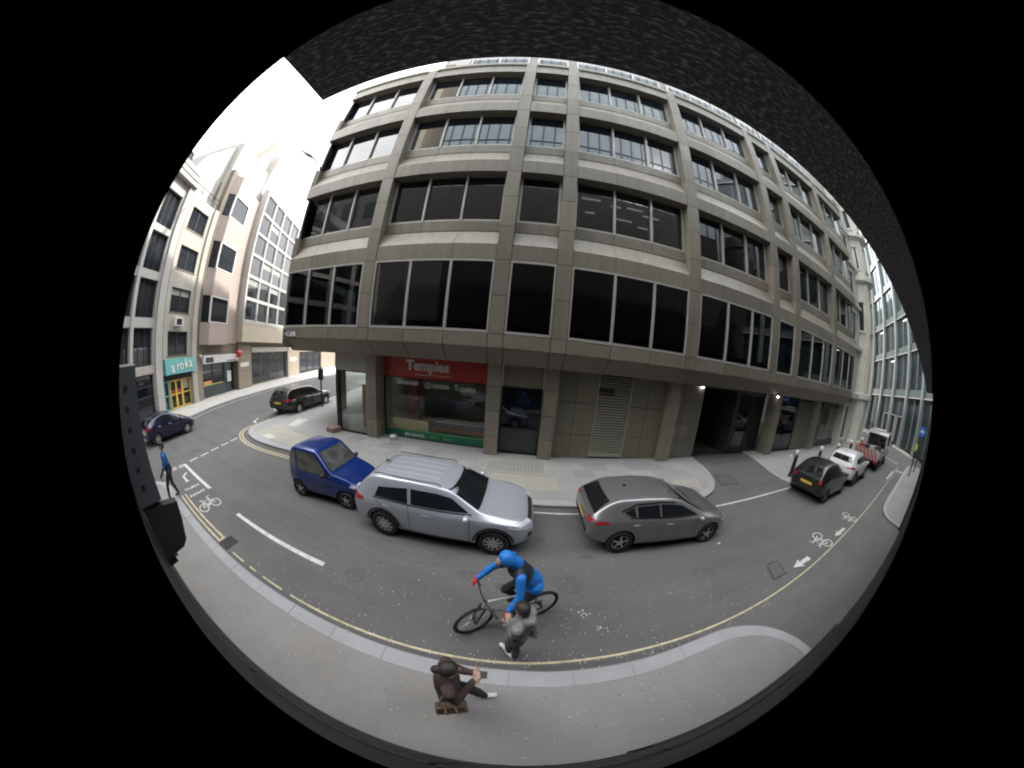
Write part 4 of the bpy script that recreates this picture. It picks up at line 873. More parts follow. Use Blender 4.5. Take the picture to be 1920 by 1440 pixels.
# ================================================================ vehicles
def lerp_pts(P, x):
    if x <= P[0][0]: return P[0][1]
    for (a, b), (c, d) in zip(P, P[1:]):
        if x <= c: return b+(d-b)*(x-a)/(c-a)
    return P[-1][1]
tyre_m = M['rubber']; rim_m = mat('alloy_rim', (.62, .62, .63), .35, metal=.35, var=.08, fine=.03); carglass = mat('car_glass', (.012, .014, .016), .03, var=0, fine=0, ior=1.6)
plast = mat('black_plastic', (.022, .022, .023), .55, var=.1, fine=.05); lens_r = mat('red_lens', (.38, .012, .015), .12, var=.1, fine=0); lens_w = mat('clear_lens', (.62, .64, .66), .1, var=.1, fine=0)
plate_y = mat('yellow_plate', (.75, .55, .05), .5, var=.05); plate_w = mat('white_plate', (.7, .7, .68), .5, var=.05); chrome = mat('chrome', (.75, .75, .76), .15, metal=1, var=0, fine=0)
handle_pale = mat('pale_handle', (.75, .76, .78), .25, metal=.2, var=0, fine=0)
seam_m = mat('panel_gap', (.012, .012, .012), .8, var=0, fine=0)
def paint(name, c, metal=.35, rough=.26): return mat(name, c, min(rough, .26), metal=metal, var=0, fine=0, coat=.7)
def decal(bvh, poly, ax, name, m, par, off=.004, step=.09):
    """a panel cut to an outline and laid on the curved body"""
    bm = bmesh.new()
    g = {'+y': lambda a, b: Vector((a, 9, b)), '-y': lambda a, b: Vector((a, -9, b)), '+x': lambda a, b: Vector((9, a, b)), '-x': lambda a, b: Vector((-9, a, b)), '+z': lambda a, b: Vector((a, b, 9))}[ax]
    D = {'+y': Vector((0, -1, 0)), '-y': Vector((0, 1, 0)), '+x': Vector((-1, 0, 0)), '-x': Vector((1, 0, 0)), '+z': Vector((0, 0, -1))}[ax]
    bm.faces.new([bm.verts.new(g(*p)) for p in poly])
    A, B_ = {'y': (0, 2), 'x': (1, 2), 'z': (0, 1)}[ax[1]]
    for axis, k in ((A, 0), (B_, 1)):
        lo, hi = min(p[k] for p in poly), max(p[k] for p in poly); n = int((hi-lo)/step)
        for i in range(1, n+1):
            co = Vector((0, 0, 0)); co[axis] = lo+(hi-lo)*i/(n+1); no = Vector((0, 0, 0)); no[axis] = 1
            bmesh.ops.bisect_plane(bm, geom=bm.verts[:]+bm.edges[:]+bm.faces[:], plane_co=co, plane_no=no)
    bmesh.ops.triangulate(bm, faces=bm.faces)
    for v in bm.verts:
        h, n, i, d = bvh.ray_cast(v.co, D)
        if h is None: h, n, i, d = bvh.find_nearest(v.co+D*8.2)
        if n.dot(D) > 0: n = -n
        v.co = h+n*off
    bmesh.ops.recalc_face_normals(bm, faces=bm.faces)
    me = bpy.data.meshes.new(name); bm.to_mesh(me); bm.free(); me.polygons.foreach_set('use_smooth', [True]*len(me.polygons))
    return link(name, me, m, par)
def line(p, q, wd):
    p = Vector(p); q = Vector(q); d = (q-p).normalized(); n = Vector((-d.y, d.x))*wd/2; return [tuple(p+n), tuple(q+n), tuple(q-n), tuple(p-n)]
def wheel(par, x, y, r, wd, side, spokes=5, rm=None):
    w_ = bpy.data.objects.new('wheel', None); COL.objects.link(w_); w_.parent = par; w_.location = (x, y, r); MW[w_] = Matrix(); w_.empty_display_size = .1
    h = wd/2; ri = r*.66
    MB().lathe([(ri, -h), (r*.93, -h), (r, -h*.7), (r, h*.7), (r*.93, h), (ri, h), (ri*.97, h*.6), (ri*.97, -h*.6)], ax='y', n=28, cap=False).build('tyre', tyre_m, w_, local=True, smooth=False)
    b = MB(); yo = h*.75*side
    for k in range(28):
        a0, a1 = 6.28318*k/28, 6.28318*(k+1)/28
        b.quad(*[(q*math.cos(a), yo, q*math.sin(a)) for q, a in ((ri, a0), (ri, a1), (ri*.88, a1), (ri*.88, a0))])
    for k in range(spokes):
        a = 6.28318*k/spokes+.3; ca, sa = math.cos(a), math.sin(a); s0, s1 = ri*.10, ri*.16
        P = lambda u, v, yy: (u*ca-v*sa, yy, u*sa+v*ca)
        b.quad(P(.0, -s1, yo+.012*side), P(ri*.92, -s0, yo), P(ri*.92, s0, yo), P(0, s1, yo+.012*side))
    b.lathe([(ri*.22, yo-.01), (ri*.22, yo+.014*side), (.01, yo+.016*side)], ax='y', n=12)
    b.build('rim', rm or rim_m, w_, local=True)
    MB().lathe([(ri*.9, yo-.05*side), (.02, yo-.05*side)], ax='y', n=20).build('brake_disc', M['dark'], w_, local=True)
def car(label, cat, pos, head, P, body_m, name='parked_car'):
    """P: profile curves along x (0 = tail, L = nose), outlines of glass, lamps and trim"""
    Lc = P['L']; t = thing(name, label, cat, (pos[0], pos[1], gz(pos[0])), head, 'cars parked along the far kerb' if pos[1] < 5 and pos[0] > -8 else 'cars parked in the side street')
    X = sorted(set([round(Lc*i/26, 3) for i in range(27)]+[.02, .06, Lc-.02, Lc-.06]))
    V = []; F = []
    for x in X:
        zb, w_, ze, zt, wt = (lerp_pts(P[k], x) for k in ('zb', 'w', 'belt', 'top', 'wt'))
        ze = min(ze, zt-.02); wt = min(wt, w_*.98); c = zt-ze
        half = [(0, zb), (w_*.55, zb), (w_*.9, zb), (w_*.985, zb+.07), (w_, zb+.4*(ze-zb)), (w_*.995, zb+.75*(ze-zb)), (w_*.975, ze-.015), (w_*.95, ze+.012),
                (wt+(w_*.95-wt)*.45, ze+.55*c), (wt+(w_*.95-wt)*.06, ze+c*.88), (wt*.93, zt-.03*min(1, c/.3)), (wt*.6, zt-.008), (0, zt)]
        V.append(half)
    n = len(V[0]); b = MB(); ring = 2*(n-1)
    for x, h in zip(X, V): b.v += [Vector((x-Lc/2, -y, z)) for y, z in h]+[Vector((x-Lc/2, y, z)) for y, z in h[-2:0:-1]]
    for i in range(len(X)-1):
        for j in range(ring): b.f.append((i*ring+j, i*ring+(j+1) % ring, (i+1)*ring+(j+1) % ring, (i+1)*ring+j))
    b.f.append(tuple(range(ring))[::-1]); b.f.append(tuple(range((len(X)-1)*ring, len(X)*ring)))
    body = b.build('body', body_m, t, local=True); fixn(body)
    md = body.modifiers.new('s', 'SUBSURF'); md.levels = 2; md.render_levels = 2
    xr, xf, r = P['xr']-Lc/2, P['xf']-Lc/2, P['r']; W = P['W']/2
    cut = MB()
    for x in (xr, xf):
        for s in (-1, 1):
            q = [(r*P.get('arch', 1.16), s*(W-.30)), (r*P.get('arch', 1.16), s*(W+.3))]
            cut.lathe(q, (x, 0, r*1.02), 'y', 28)
    co = cut.build('cutter', plast, None); fixn(co); co.parent = t
    bo = body.modifiers.new('b', 'BOOLEAN'); bo.operation = 'DIFFERENCE'; bo.object = co; bo.solver = 'EXACT'
    try: bo.material_mode = 'TRANSFER'
    except Exception: pass
    bpy.context.view_layer.update()
    apply_mods(body); bpy.data.objects.remove(co)
    body.data.polygons.foreach_set('use_smooth', [True]*len(body.data.polygons))
    try: body.data.set_sharp_from_angle(angle=R(38))
    except Exception: pass
    bm = bmesh.new(); bm.from_mesh(body.data); bvh = BVHTree.FromBMesh(bm); bm.free()
    S = lambda pl: [(a-Lc/2, z) for a, z in pl]
    for ax in ('+y', '-y'):
        for pl in P['win']: decal(bvh, S(pl), ax, 'side_window', P.get('sw_m', carglass), t, .005)
        for pl in P.get('trim', []): decal(bvh, S(pl), ax, 'window_trim', P.get('trim_m', chrome), t, .007)
        if 'clad' in P:
            for pl in P['clad']: decal(bvh, S(pl), ax, 'side_cladding', plast, t, .006)
        for p, q in P['seam']: decal(bvh, S(line(p, q, .014)), ax, 'door_gap', seam_m, t, .003, .12)
        for x, z in P['handle']: decal(bvh, S([(x-.09, z-.018), (x+.09, z-.014), (x+.09, z+.018), (x-.09, z+.02)]), ax, 'door_handle', P.get('handle_m', handle_pale), t, .022)
        for pl in P.get('arch_trim', []): decal(bvh, S(pl), ax, 'wheel_arch_trim', plast, t, .006)
        for pl in P.get('side_lamp_r', []): decal(bvh, S(pl), ax, 'tail_lamp', lens_r, t, .006)
        for pl in P.get('side_lamp_f', []): decal(bvh, S(pl), ax, 'headlamp', lens_w, t, .006)
    mir = lambda pl: [(-a, b_) for a, b_ in pl]
    decal(bvh, P['wscreen'], '+x', 'windscreen', P.get('ws_m', carglass), t, .005); decal(bvh, P['rscreen'], '-x', 'rear_window', carglass, t, .005)
    for pl in P.get('flamp', []):
        decal(bvh, pl, '+x', 'headlamp', lens_w, t, .006); decal(bvh, mir(pl), '+x', 'headlamp', lens_w, t, .006)
    for pl in P.get('rlamp', []):
        decal(bvh, pl, '-x', 'tail_lamp', lens_r, t, .006); decal(bvh, mir(pl), '-x', 'tail_lamp', lens_r, t, .006)
    for pl in P.get('grille', []): decal(bvh, pl, '+x', 'grille', plast, t, .005)
    for pl in P.get('rear_trim', []): decal(bvh, pl, '-x', 'rear_bumper_trim', plast, t, .005)
    for pl, m_ in P.get('roof', []): decal(bvh, S(pl), '+z', 'roof_panel', m_, t, .004)
    z = P.get('plate', .6)
    decal(bvh, [(-.26, z-.055), (.26, z-.055), (.26, z+.055), (-.26, z+.055)], '-x', 'number_plate', plate_y, t, .012)
    decal(bvh, [(-.26, z-.2), (.26, z-.2), (.26, z-.09), (-.26, z-.09)], '+x', 'number_plate', plate_w, t, .012)
    mx_, mz = P['mirror']
    for s in (-1, 1): MB().ell((mx_-Lc/2, s*(W+.06), mz), .075, .10, .07, 12, 8).build('door_mirror', P.get('mirror_m', body_m), t, local=True, smooth=True)
    for s in (-1, 1):
        if 'rails' in P:
            a, b_, zz, yy = P['rails']; MB().tube([(a-Lc/2, s*yy, zz-.03), (a+.12-Lc/2, s*yy, zz-.008), (b_-.12-Lc/2, s*yy, zz-.012), (b_-Lc/2, s*yy, zz-.05)], .011, 6).build('roof_rail', P.get('rail_m', plast), t, local=True)
        for k in range(2): MB().tube([(lerp_pts([(0, P['cowl'][0]), (1, P['cowl'][0])], 0)-Lc/2, .0+s*.05+.25*k*s, P['cowl'][1]), (P['cowl'][0]-.28-Lc/2, s*(.38)-.1+.1*k, P['cowl'][1]+.17)], .008, 5).build('wiper', plast, t, local=True) if k == 0 else None
    for x in (xr, xf):
        for s in (-1, 1): wheel(t, x, s*(W-.11), r, .2, s, P.get('spokes', 5), P.get('rim_m'))
    MB().box(xr-.3, xf+.3, -W+.3, W-.3, .2, .5).build('underbody', plast, t, local=True)
    if 'aerial' in P: MB().prism([(P['aerial'][0]-Lc/2, P['aerial'][1]), (P['aerial'][0]+.16-Lc/2, P['aerial'][1]), (P['aerial'][0]+.02-Lc/2, P['aerial'][1]+.07)], -.012, .012, 'y').build('roof_aerial', plast, t, local=True)
    return t
def arch_ring(xc, zc, r0, r1, a0=-8, a1=188, n=12):
    A = [R(a0+(a1-a0)*i/n) for i in range(n+1)]
    return [(xc+r1*math.cos(a), zc+r1*math.sin(a)) for a in A]+[(xc+r0*math.cos(a), zc+r0*math.sin(a)) for a in A[::-1]]
SUV = dict(L=4.48, W=1.86, r=.345, xr=.92, xf=3.59, spokes=10,
    zb=[(0, .45), (.12, .34), (.9, .24), (3.6, .24), (4.3, .30), (4.48, .40)], w=[(0, .74), (.1, .83), (.5, .905), (2.2, .93), (3.8, .92), (4.15, .86), (4.38, .72), (4.48, .58)],
    belt=[(0, .86), (.2, 1.0), (1, 1.06), (2.2, 1.03), (3.2, 1.0), (3.7, .97), (4.2, .87), (4.48, .66)], top=[(0, .92), (.05, 1.08), (.22, 1.34), (.42, 1.55), (.7, 1.62), (1.5, 1.655), (2.2, 1.63), (2.62, 1.53), (3.3, 1.115), (3.7, 1.06), (4.15, .96), (4.38, .86), (4.48, .72)],
    wt=[(0, .62), (.42, .62), (1.4, .66), (2.3, .64), (2.62, .61), (3.3, .74), (4.1, .70), (4.48, .48)],
    win=[[(.72, 1.14), (.80, 1.36), (1.55, 1.46), (1.60, 1.13)], [(1.68, 1.13), (1.64, 1.46), (2.25, 1.45), (2.60, 1.38), (3.02, 1.12)]], trim=[line((.68, 1.115), (3.08, 1.09), .022)],
    clad=[[(1.3, .25), (3.2, .25), (3.2, .36), (1.3, .36)]], arch_trim=[arch_ring(.92, .352, .412, .47, 5, 175), arch_ring(3.59, .352, .412, .47, 5, 175)],
    seam=[((1.63, .34), (1.62, 1.12)), ((3.05, .4), (3.05, 1.08)), ((1.62, .36), (3.05, .36)), ((.75, 1.08), (1.0, .85))], handle=[(1.05, .99), (2.05, .95)],
    wscreen=[(-.70, 1.15), (.70, 1.15), (.58, 1.52), (-.58, 1.52)], rscreen=[(-.62, 1.20), (.62, 1.20), (.52, 1.46), (-.52, 1.46)],
    flamp=[[(.46, .80), (.80, .86), (.82, .94), (.48, .88)]], side_lamp_f=[[(3.86, .88), (4.34, .76), (4.36, .86), (4.05, .95)]], rlamp=[[(.45, .92), (.80, .92), (.80, 1.0), (.45, .99)]], side_lamp_r=[[(.04, .88), (.42, .97), (.40, 1.03), (.08, 1.04)]],
    grille=[[(-.42, .70), (.42, .70), (.46, .86), (-.46, .86)], [(-.5, .40), (.5, .40), (.5, .56), (-.5, .56)], [(.54, .46), (.72, .48), (.72, .64), (.56, .62)], [(-.54, .46), (-.72, .48), (-.72, .64), (-.56, .62)]], rear_trim=[[(-.7, .46), (.7, .46), (.7, .66), (-.7, .66)]], plate=.78, mirror=(3.0, 1.1), cowl=(3.25, 1.13), rails=(.62, 2.35, 1.66, .60), aerial=(.55, 1.63))
silver = paint('silver_paint', (.47, .50, .56), .35, .26)
def squash(P, kx, kz, kw, L_, W_, **kw_):
    Q = {}
    for k, v in P.items():
        if k in ('zb', 'belt', 'top'): Q[k] = [(x*kx, z*kz) for x, z in v]
        elif k in ('w', 'wt'): Q[k] = [(x*kx, y*kw) for x, y in v]
        elif k in ('win', 'trim', 'clad', 'side_lamp_r', 'side_lamp_f'): Q[k] = [[(x*kx, z*kz) for x, z in pl] for pl in v]
        elif k in ('wscreen', 'rscreen'): Q[k] = [(y*kw, z*kz) for y, z in v]
        elif k in ('flamp', 'rlamp', 'grille', 'rear_trim'): Q[k] = [[(y*kw, z*kz) for y, z in pl] for pl in v]
        elif k == 'seam': Q[k] = [((a*kx, b*kz), (c*kx, d*kz)) for (a, b), (c, d) in v]
        elif k == 'handle': Q[k] = [(a*kx, b*kz) for a, b in v]
        elif k in ('mirror', 'cowl', 'aerial'): Q[k] = (v[0]*kx, v[1]*kz)
        elif k == 'rails': Q[k] = (v[0]*kx, v[1]*kx, v[2]*kz, v[3]*kw)
        elif k in ('xr', 'xf'): Q[k] = v*kx
        elif k == 'plate': Q[k] = v*kz
        elif k == 'arch_trim': pass
        else: Q[k] = v
    Q['L'] = L_; Q['W'] = W_; Q.update(kw_); return Q
kia = squash(SUV, .975, .94, .98, 4.37, 1.82, arch_trim=[arch_ring(.897, .352, .412, .47, 5, 175), arch_ring(3.50, .352, .412, .47, 5, 175)])
kia['roof'] = [([(.75, y-.018), (2.15, y-.018), (2.15, y+.018), (.75, y+.018)], paint('silver_rib', (.72, .75, .78), .4)) for y in (-.34, -.12, .12, .34)]
kia['grille'] = [[(y*.98, z*.94) for y, z in pl] for pl in SUV['grille']]
kc = car('bright silver SUV with roof rails parked between blue microcar and grey hatchback', 'car', (-1.69, 4.54), 0, kia, silver)
HATCH = dict(L=4.37, W=1.81, r=.325, xr=.83, xf=3.49, spokes=5,
    zb=[(0, .42), (.12, .30), (.9, .19), (3.5, .19), (4.2, .24), (4.37, .34)], w=[(0, .70), (.1, .80), (.5, .885), (2.1, .905), (3.7, .89), (4.05, .82), (4.27, .68), (4.37, .52)],
    belt=[(0, .84), (.15, .96), (.8, .99), (2.1, .96), (3.1, .92), (3.6, .88), (4.1, .76), (4.37, .58)], top=[(0, .88), (.05, 1.0), (.20, 1.15), (.46, 1.36), (.75, 1.45), (1.5, 1.49), (2.1, 1.465), (2.5, 1.37), (3.22, 1.0), (3.6, .95), (4.05, .84), (4.27, .72), (4.37, .60)],
    wt=[(0, .60), (.3, .60), (.7, .58), (1.6, .615), (2.2, .60), (2.5, .58), (3.2, .72), (4.0, .66), (4.37, .44)],
    win=[[(.80, 1.17), (1.05, 1.28), (1.10, 1.08), (.98, 1.08)], [(1.16, 1.06), (1.13, 1.29), (1.72, 1.33), (1.75, 1.05)], [(1.81, 1.05), (1.78, 1.33), (2.15, 1.30), (2.45, 1.24), (2.92, 1.02)]], trim=[[(.72, 1.20), (1.1, 1.35), (1.7, 1.385), (2.2, 1.35), (2.2, 1.33), (1.7, 1.36), (1.1, 1.32), (.74, 1.175)], line((.95, 1.06), (2.95, 1.0), .02)],
    seam=[((1.78, .28), (1.78, 1.04)), ((2.93, .34), (2.93, 1.0)), ((1.0, .5), (1.06, 1.05)), ((1.05, .3), (2.93, .3))], handle=[(1.12, .90), (2.05, .88)],
    wscreen=[(-.66, 1.03), (.66, 1.03), (.54, 1.36), (-.54, 1.36)], rscreen=[(-.60, 1.05), (.60, 1.05), (.48, 1.33), (-.48, 1.33)],
    flamp=[[(.44, .66), (.78, .70), (.80, .78), (.46, .74)]], side_lamp_f=[[(3.86, .73), (4.24, .66), (4.2, .75), (3.9, .82)]], rlamp=[[(.46, .86), (.70, .85), (.72, .96), (.46, .94)]], side_lamp_r=[[(.12, .84), (.46, .92), (.40, .97), (.12, .96)]],
    grille=[[(-.45, .56), (.45, .56), (.5, .68), (-.5, .68)], [(-.5, .30), (.5, .30), (.5, .46), (-.5, .46)]], rear_trim=[[(-.6, .42), (.6, .42), (.6, .54), (-.6, .54)]], plate=.68, mirror=(2.95, 1.0), cowl=(3.15, 1.02), aerial=(.98, 1.445))
grey = paint('grey_paint', (.23, .23, .235), .5, .26)
car('dark grey hatchback parked with its nose to the vehicle entrance', 'car', (3.92, 4.62), R(-.6), squash(HATCH, .985, .95, .98, 4.305, 1.775), grey)
# dark SUV in the side street
vw = dict(SUV); vw.update(xr=.90, xf=3.62, rail_m=chrome, trim=[line((.68, 1.115), (3.08, 1.09), .03)])
car('dark green black SUV parked beside the corner kerb of the side street', 'car', (-15.25, 11.15), R(101.5), vw, paint('dark_green_paint', (.035, .038, .034), .4))
# small black hatch, white crossover on the right
blk = squash(HATCH, 3.75/4.37, 1.04, 1.68/1.81, 3.75, 1.68, r=.30, trim=[], rscreen=[(-.55, 1.08), (.55, 1.08), (.46, 1.36), (-.46, 1.36)], rlamp=[[(.52, .80), (.66, .80), (.64, .98), (.54, .96)]], side_lamp_r=[])
blk['handle_m'] = plast
car('small black hatchback parked nearest the first bollard', 'car', (13.45, 4.50), R(1), blk, paint('black_paint_car', (.014, .014, .015), .2, .25))
wh = squash(SUV, 4.2/4.48, .97, 1.8/1.86, 4.2, 1.8, r=.335, trim=[], clad=[[(1.2, .22), (3.0, .22), (3.0, .46), (1.2, .46)]], arch_trim=[arch_ring(.8625, .342, .40, .48, 5, 175), arch_ring(3.366, .342, .40, .48, 5, 175)], rear_trim=[[(-.74, .42), (.74, .42), (.74, .68), (-.74, .68)]])
car('white compact SUV parked between black hatchback and tipper truck', 'car', (17.9, 4.62), R(1), wh, paint('white_paint_car', (.74, .75, .76), .0, .3))
pr = squash(HATCH, 3.25/4.37, .88, 1.5/1.81, 3.25, 1.5, r=.272, spokes=7)
KP = lambda pl: [(a*.823, b_*.855) for a, b_ in pl]
pr['top'] = KP([(0, .90), (.05, 1.05), (.35, 1.24), (.8, 1.41), (1.35, 1.50), (1.75, 1.50), (2.1, 1.44), (2.95, 1.02), (3.4, .92), (3.75, .78), (3.95, .6)])
pr['win'] = [KP([(.72, 1.12), (1.2, 1.34), (1.42, 1.36), (1.45, 1.06)]), KP([(1.52, 1.06), (1.49, 1.37), (1.95, 1.31), (2.62, 1.04)])]; pr['wscreen'] = [(-.54, .91), (.54, .91), (.43, 1.18), (-.43, 1.18)]; pr['trim'] = []
car('dark navy blue hatchback with pale wheels at the far left kerb', 'car', (-16.66, 2.78), R(105), pr, paint('navy_paint', (.016, .018, .05), .35))
# little blue electric microcar
GW = dict(L=2.64, W=1.32, r=.265, xr=.42, xf=2.12, spokes=5, arch=1.2,
    zb=[(0, .42), (.1, .30), (.5, .22), (2.1, .22), (2.5, .30), (2.64, .42)], w=[(0, .52), (.08, .60), (.4, .655), (1.4, .66), (2.1, .64), (2.45, .56), (2.64, .40)],
    belt=[(0, .84), (.3, .90), (1.3, .88), (1.7, .84), (2.2, .78), (2.64, .58)], top=[(0, 1.0), (.05, 1.25), (.16, 1.48), (.32, 1.565), (.8, 1.58), (1.14, 1.565), (1.24, 1.51), (1.72, .99), (2.1, .90), (2.42, .76), (2.64, .58)],
    wt=[(0, .50), (.2, .53), (.6, .56), (1.22, .55), (1.72, .60), (2.4, .50), (2.64, .36)],
    win=[[(.08, .98), (.14, 1.36), (.40, 1.45), (.42, .94)], [(.50, .92), (.48, 1.46), (1.10, 1.46), (1.28, 1.34), (1.60, .91)]], trim=[],
    seam=[((.46, .42), (.46, 1.0)), ((1.62, .45), (1.60, .93)), ((.5, .36), (1.6, .34))], handle=[(.62, .90)], handle_m=plast,
    wscreen=[(-.52, 1.02), (.52, 1.02), (.43, 1.47), (-.43, 1.47)], rscreen=[(-.42, 1.08), (.42, 1.08), (.38, 1.42), (-.38, 1.42)],
    flamp=[[(.28, .62), (.46, .64), (.46, .74), (.30, .74)]], side_lamp_f=[[(2.28, .70), (2.48, .64), (2.46, .72), (2.3, .77)]], rlamp=[[(.40, .66), (.52, .66), (.50, .98), (.42, .98)]], grille=[[(-.3, .36), (.3, .36), (.3, .48), (-.3, .48)]], plate=.62, mirror=(1.55, .98), cowl=(1.75, 1.0), mirror_m=plast)
GW['sw_m'] = mat('microcar_side_glass', (.13, .125, .105), .06, var=.4, vsc=3, fine=0)
GW['ws_m'] = mat('microcar_glass', (.10, .105, .10), .05, var=.5, vsc=4, fine=0)
bc = car('small royal blue microcar parked behind the silver SUV', 'car', (-5.36, 4.70), R(3.5), GW, paint('blue_paint', (.007, .034, .205), .3, .28))
# white tipper truck with chevron tailboard
TX, TY = 24.6, 4.62
tr = thing('tipper_truck', 'white flatbed truck with red and white chevron tailboard at the end of the row', 'truck', (TX, TY, gz(TX)), R(1))
tm = paint('truck_white', (.33, .33, .32), 0, .4)
cab = MB(); pf = [(.55, .55), (.55, 2.05), (.72, 2.30), (1.75, 2.36), (2.25, 1.55), (2.75, 1.38), (2.82, .55)]
cab.prism(pf, -.95, .95, 'y'); o = cab.build('cab', tm, tr, local=True); bevel(fixn(o), .05, 2)
MB().box(.535, .552, -.82, .82, 1.18, 2.08).build('rear_window', carglass, tr, local=True)
MB().prism([(1.80, 2.26), (2.24, 1.56), (2.26, 1.58), (1.83, 2.29)], -.85, .85, 'y').build('windscreen', carglass, tr, local=True)
for s in (-1, 1):
    MB().prism([(.95, 1.35), (.95, 2.15), (1.68, 2.18), (2.1, 1.5), (2.0, 1.35)], s*.951, s*.957, 'y').build('side_window', carglass, tr, local=True)
    MB().ell((2.05, s*1.16, 1.62), .08, .10, .2).tube([(2.05, s*.95, 1.6), (2.05, s*1.12, 1.62)], .02).build('door_mirror', plast, tr, local=True)
MB().box(-2.75, .5, -.98, .98, .72, .84).build('flatbed', mat('bed_grey', (.25, .25, .25), .6), tr, local=True)
for s in (-1, 1): MB().box(-2.75, .5, s*.96-.02, s*.96+.02, .84, 1.22).build('side_board', tm, tr, local=True)
tbd = MB().box(-2.79, -2.74, -.98, .98, .62, 1.28).build('tailboard', tm, tr, local=True)
rc = mat('chevron_red', (.34, .06, .045), .6); 
for i in range(7):
    y = -.98+.30*i; MB().prism([(max(-.97, min(.97, y)), .63), (max(-.97, min(.97, y+.16)), .63), (max(-.97, min(.97, y+.16+.34)), 1.27), (max(-.97, min(.97, y+.34)), 1.27)], -2.797, -2.79, 'x').build('chevron', rc, tbd, local=True)
random.seed(2)
for i in range(15):
    x, y = random.uniform(-2.4, .1), random.uniform(-.75, .75); s = random.uniform(.14, .32)
    MB().box(x-s, x+s, y-s*.6, y+s*.6, .84, .84+s*1.7).build('load_item', random.choice((M['blind'], M['red_sign'], M['dark'], M['dark'], M['blind'], M['brownstone'])), tr, local=True)
MB().box(.9, 1.5, -.5, .5, 2.34, 2.44).build('beacon_bar', M['white'], tr, local=True)
MB().box(-2.7, 2.6, -.42, .42, .42, .72).build('chassis', plast, tr, local=True)
for s in (-1, 1): MB().box(-2.78, -2.72, s*.8-.12, s*.8+.12, .45, .58).build('tail_lamp', lens_r, tr, local=True)
for x in (-1.7, 1.75):
    for s in (-1, 1): wheel(tr, x, s*.84, .34, .2, s, 6)
# ================================================================ street furniture, bicycle, people, litter
for i, x in enumerate((13.25, 16.3, 19.3, 22.4, 25.6)):
    y = 6.0+.02*i; z = gz(x)+.1
    t = thing('bollard', ['black and white bollard nearest the vehicle entrance, tallest in view', 'black bollard with white top behind the black hatchback', 'black bollard with white top behind the white compact SUV', 'black bollard with white top between white SUV and truck', 'most distant black bollard with white top beside the truck'][i], 'bollard', (x, y, z), 0, 'bollards along the right hand kerb')
    MB().lathe([(.13, 0), (.13, .06), (.095, .1), (.088, 1.04), (.10, 1.06)], (0, 0, 0), n=14).build('post', M['black'], t, local=True)
    MB().lathe([(.101, 1.04), (.101, 1.12)], (0, 0, 0), n=14).build('red_band', M['red_sign'], t, local=True)
    MB().lathe([(.095, 1.12), (.10, 1.18), (.105, 1.23), (.10, 1.29), (.07, 1.34), (.02, 1.36)], (0, 0, 0), n=14).build('cap', M['white'], t, local=True, smooth=True)
t = thing('traffic_signal', 'slim dark signal post with small lamp head at the side street kerb', 'traffic light', (-14.0, 11.75, .1))
MB().tube([(-14, 11.75, .1), (-14, 11.75, 2.9)], .05, 10).build('post', M['black'], t)
MB().box(-14.13, -13.87, 11.62, 11.86, 2.0, 2.75).build('signal_head', M['black'], t)
for i in range(3): MB().lathe([(.07, 0), (.07, -.06)], (-14, 11.62, 2.2+.19*i), 'y', 12).build('lens', M['dark'], t)
# blue round sign, posts at far right
t = thing('blue_arrow_sign', 'round blue sign with white arrow at the far right junction', 'sign', (31.6, .75, gz(31)))
MB().tube([(31.6, .75, .6), (31.6, .75, 3.5)], .04, 8).build('post', M['iron'], t)
MB().lathe([(.42, 0), (.42, .03)], (31.55, .75, 3.35), 'x', 24).build('disc', mat('sign_blue', (.02, .16, .55), .4), t)
MB().prism([(.52, 3.28), (.80, 3.28), (.80, 3.14), (1.04, 3.36), (.80, 3.56), (.80, 3.42), (.52, 3.42)], 31.53, 31.548).build('arrow', M['white'], t)
for x, y, lb in ((25.0, .88, 'dark slim post on the right hand pavement, nearer of two'), (27.4, .6, 'dark slim post on the right hand pavement, farther of two')):
    t = thing('post', lb, 'post', (x, y, gz(x)+.1), group='slim posts on the right pavement')
    MB().lathe([(.06, 0), (.06, 1.55), (.05, 1.6), (.02, 1.63)], n=10).build('shaft', M['black'], t, local=True); MB().lathe([(.09, 0), (.09, .05)], n=10).build('base', M['iron'], t, local=True)
# litter
t = thing('litter_bag', 'crumpled white carrier bag on the pavement below the shop window', 'bag', (-6.02, 8.85, .1))
b = MB(); b.ell((-6.02, 8.85, .2), .17, .11, .12, 14, 9)
random.seed(8)
for v in b.v: v += Vector((random.uniform(-.025, .025), random.uniform(-.025, .025), random.uniform(-.02, .03)))
b.build('body', M['white'], t)
MB().prism([(-6.18, .25), (-6.10, .24), (-6.14, .36)], 8.82, 8.86, 'y').build('handle', M['white'], t); MB().prism([(-5.92, .24), (-5.84, .26), (-5.86, .38)], 8.83, 8.87, 'y').build('handle', M['white'], t)
MB().lathe([(.035, .1), (.045, .24), (.04, .245)], (-5.86, 8.25, 0), n=12).build('paper_cup', M['white'], label='white paper cup on the pavement outside the shop', cat='cup')
b = MB().ell((5.6, 3.55, gz(5.6)+.03), .05, .035, .03, 7, 5); b.build('crumpled_paper', M['white'], label='scrap of crumpled white paper beside the grey hatchback', cat='litter', group='scraps of litter')
b = MB().ell((-6.62, 8.55, .13), .09, .06, .03, 7, 5); b.build('crumpled_paper', M['blind'], label='grey scrap of litter at the foot of the shop column', cat='litter', group='scraps of litter')
b = MB().ell((16.9, 8.0, gz(17)+.14), .11, .09, .07, 8, 6); b.build('crumpled_paper', M['white'], label='pale scrap of litter near the right louvre', cat='litter', group='scraps of litter')

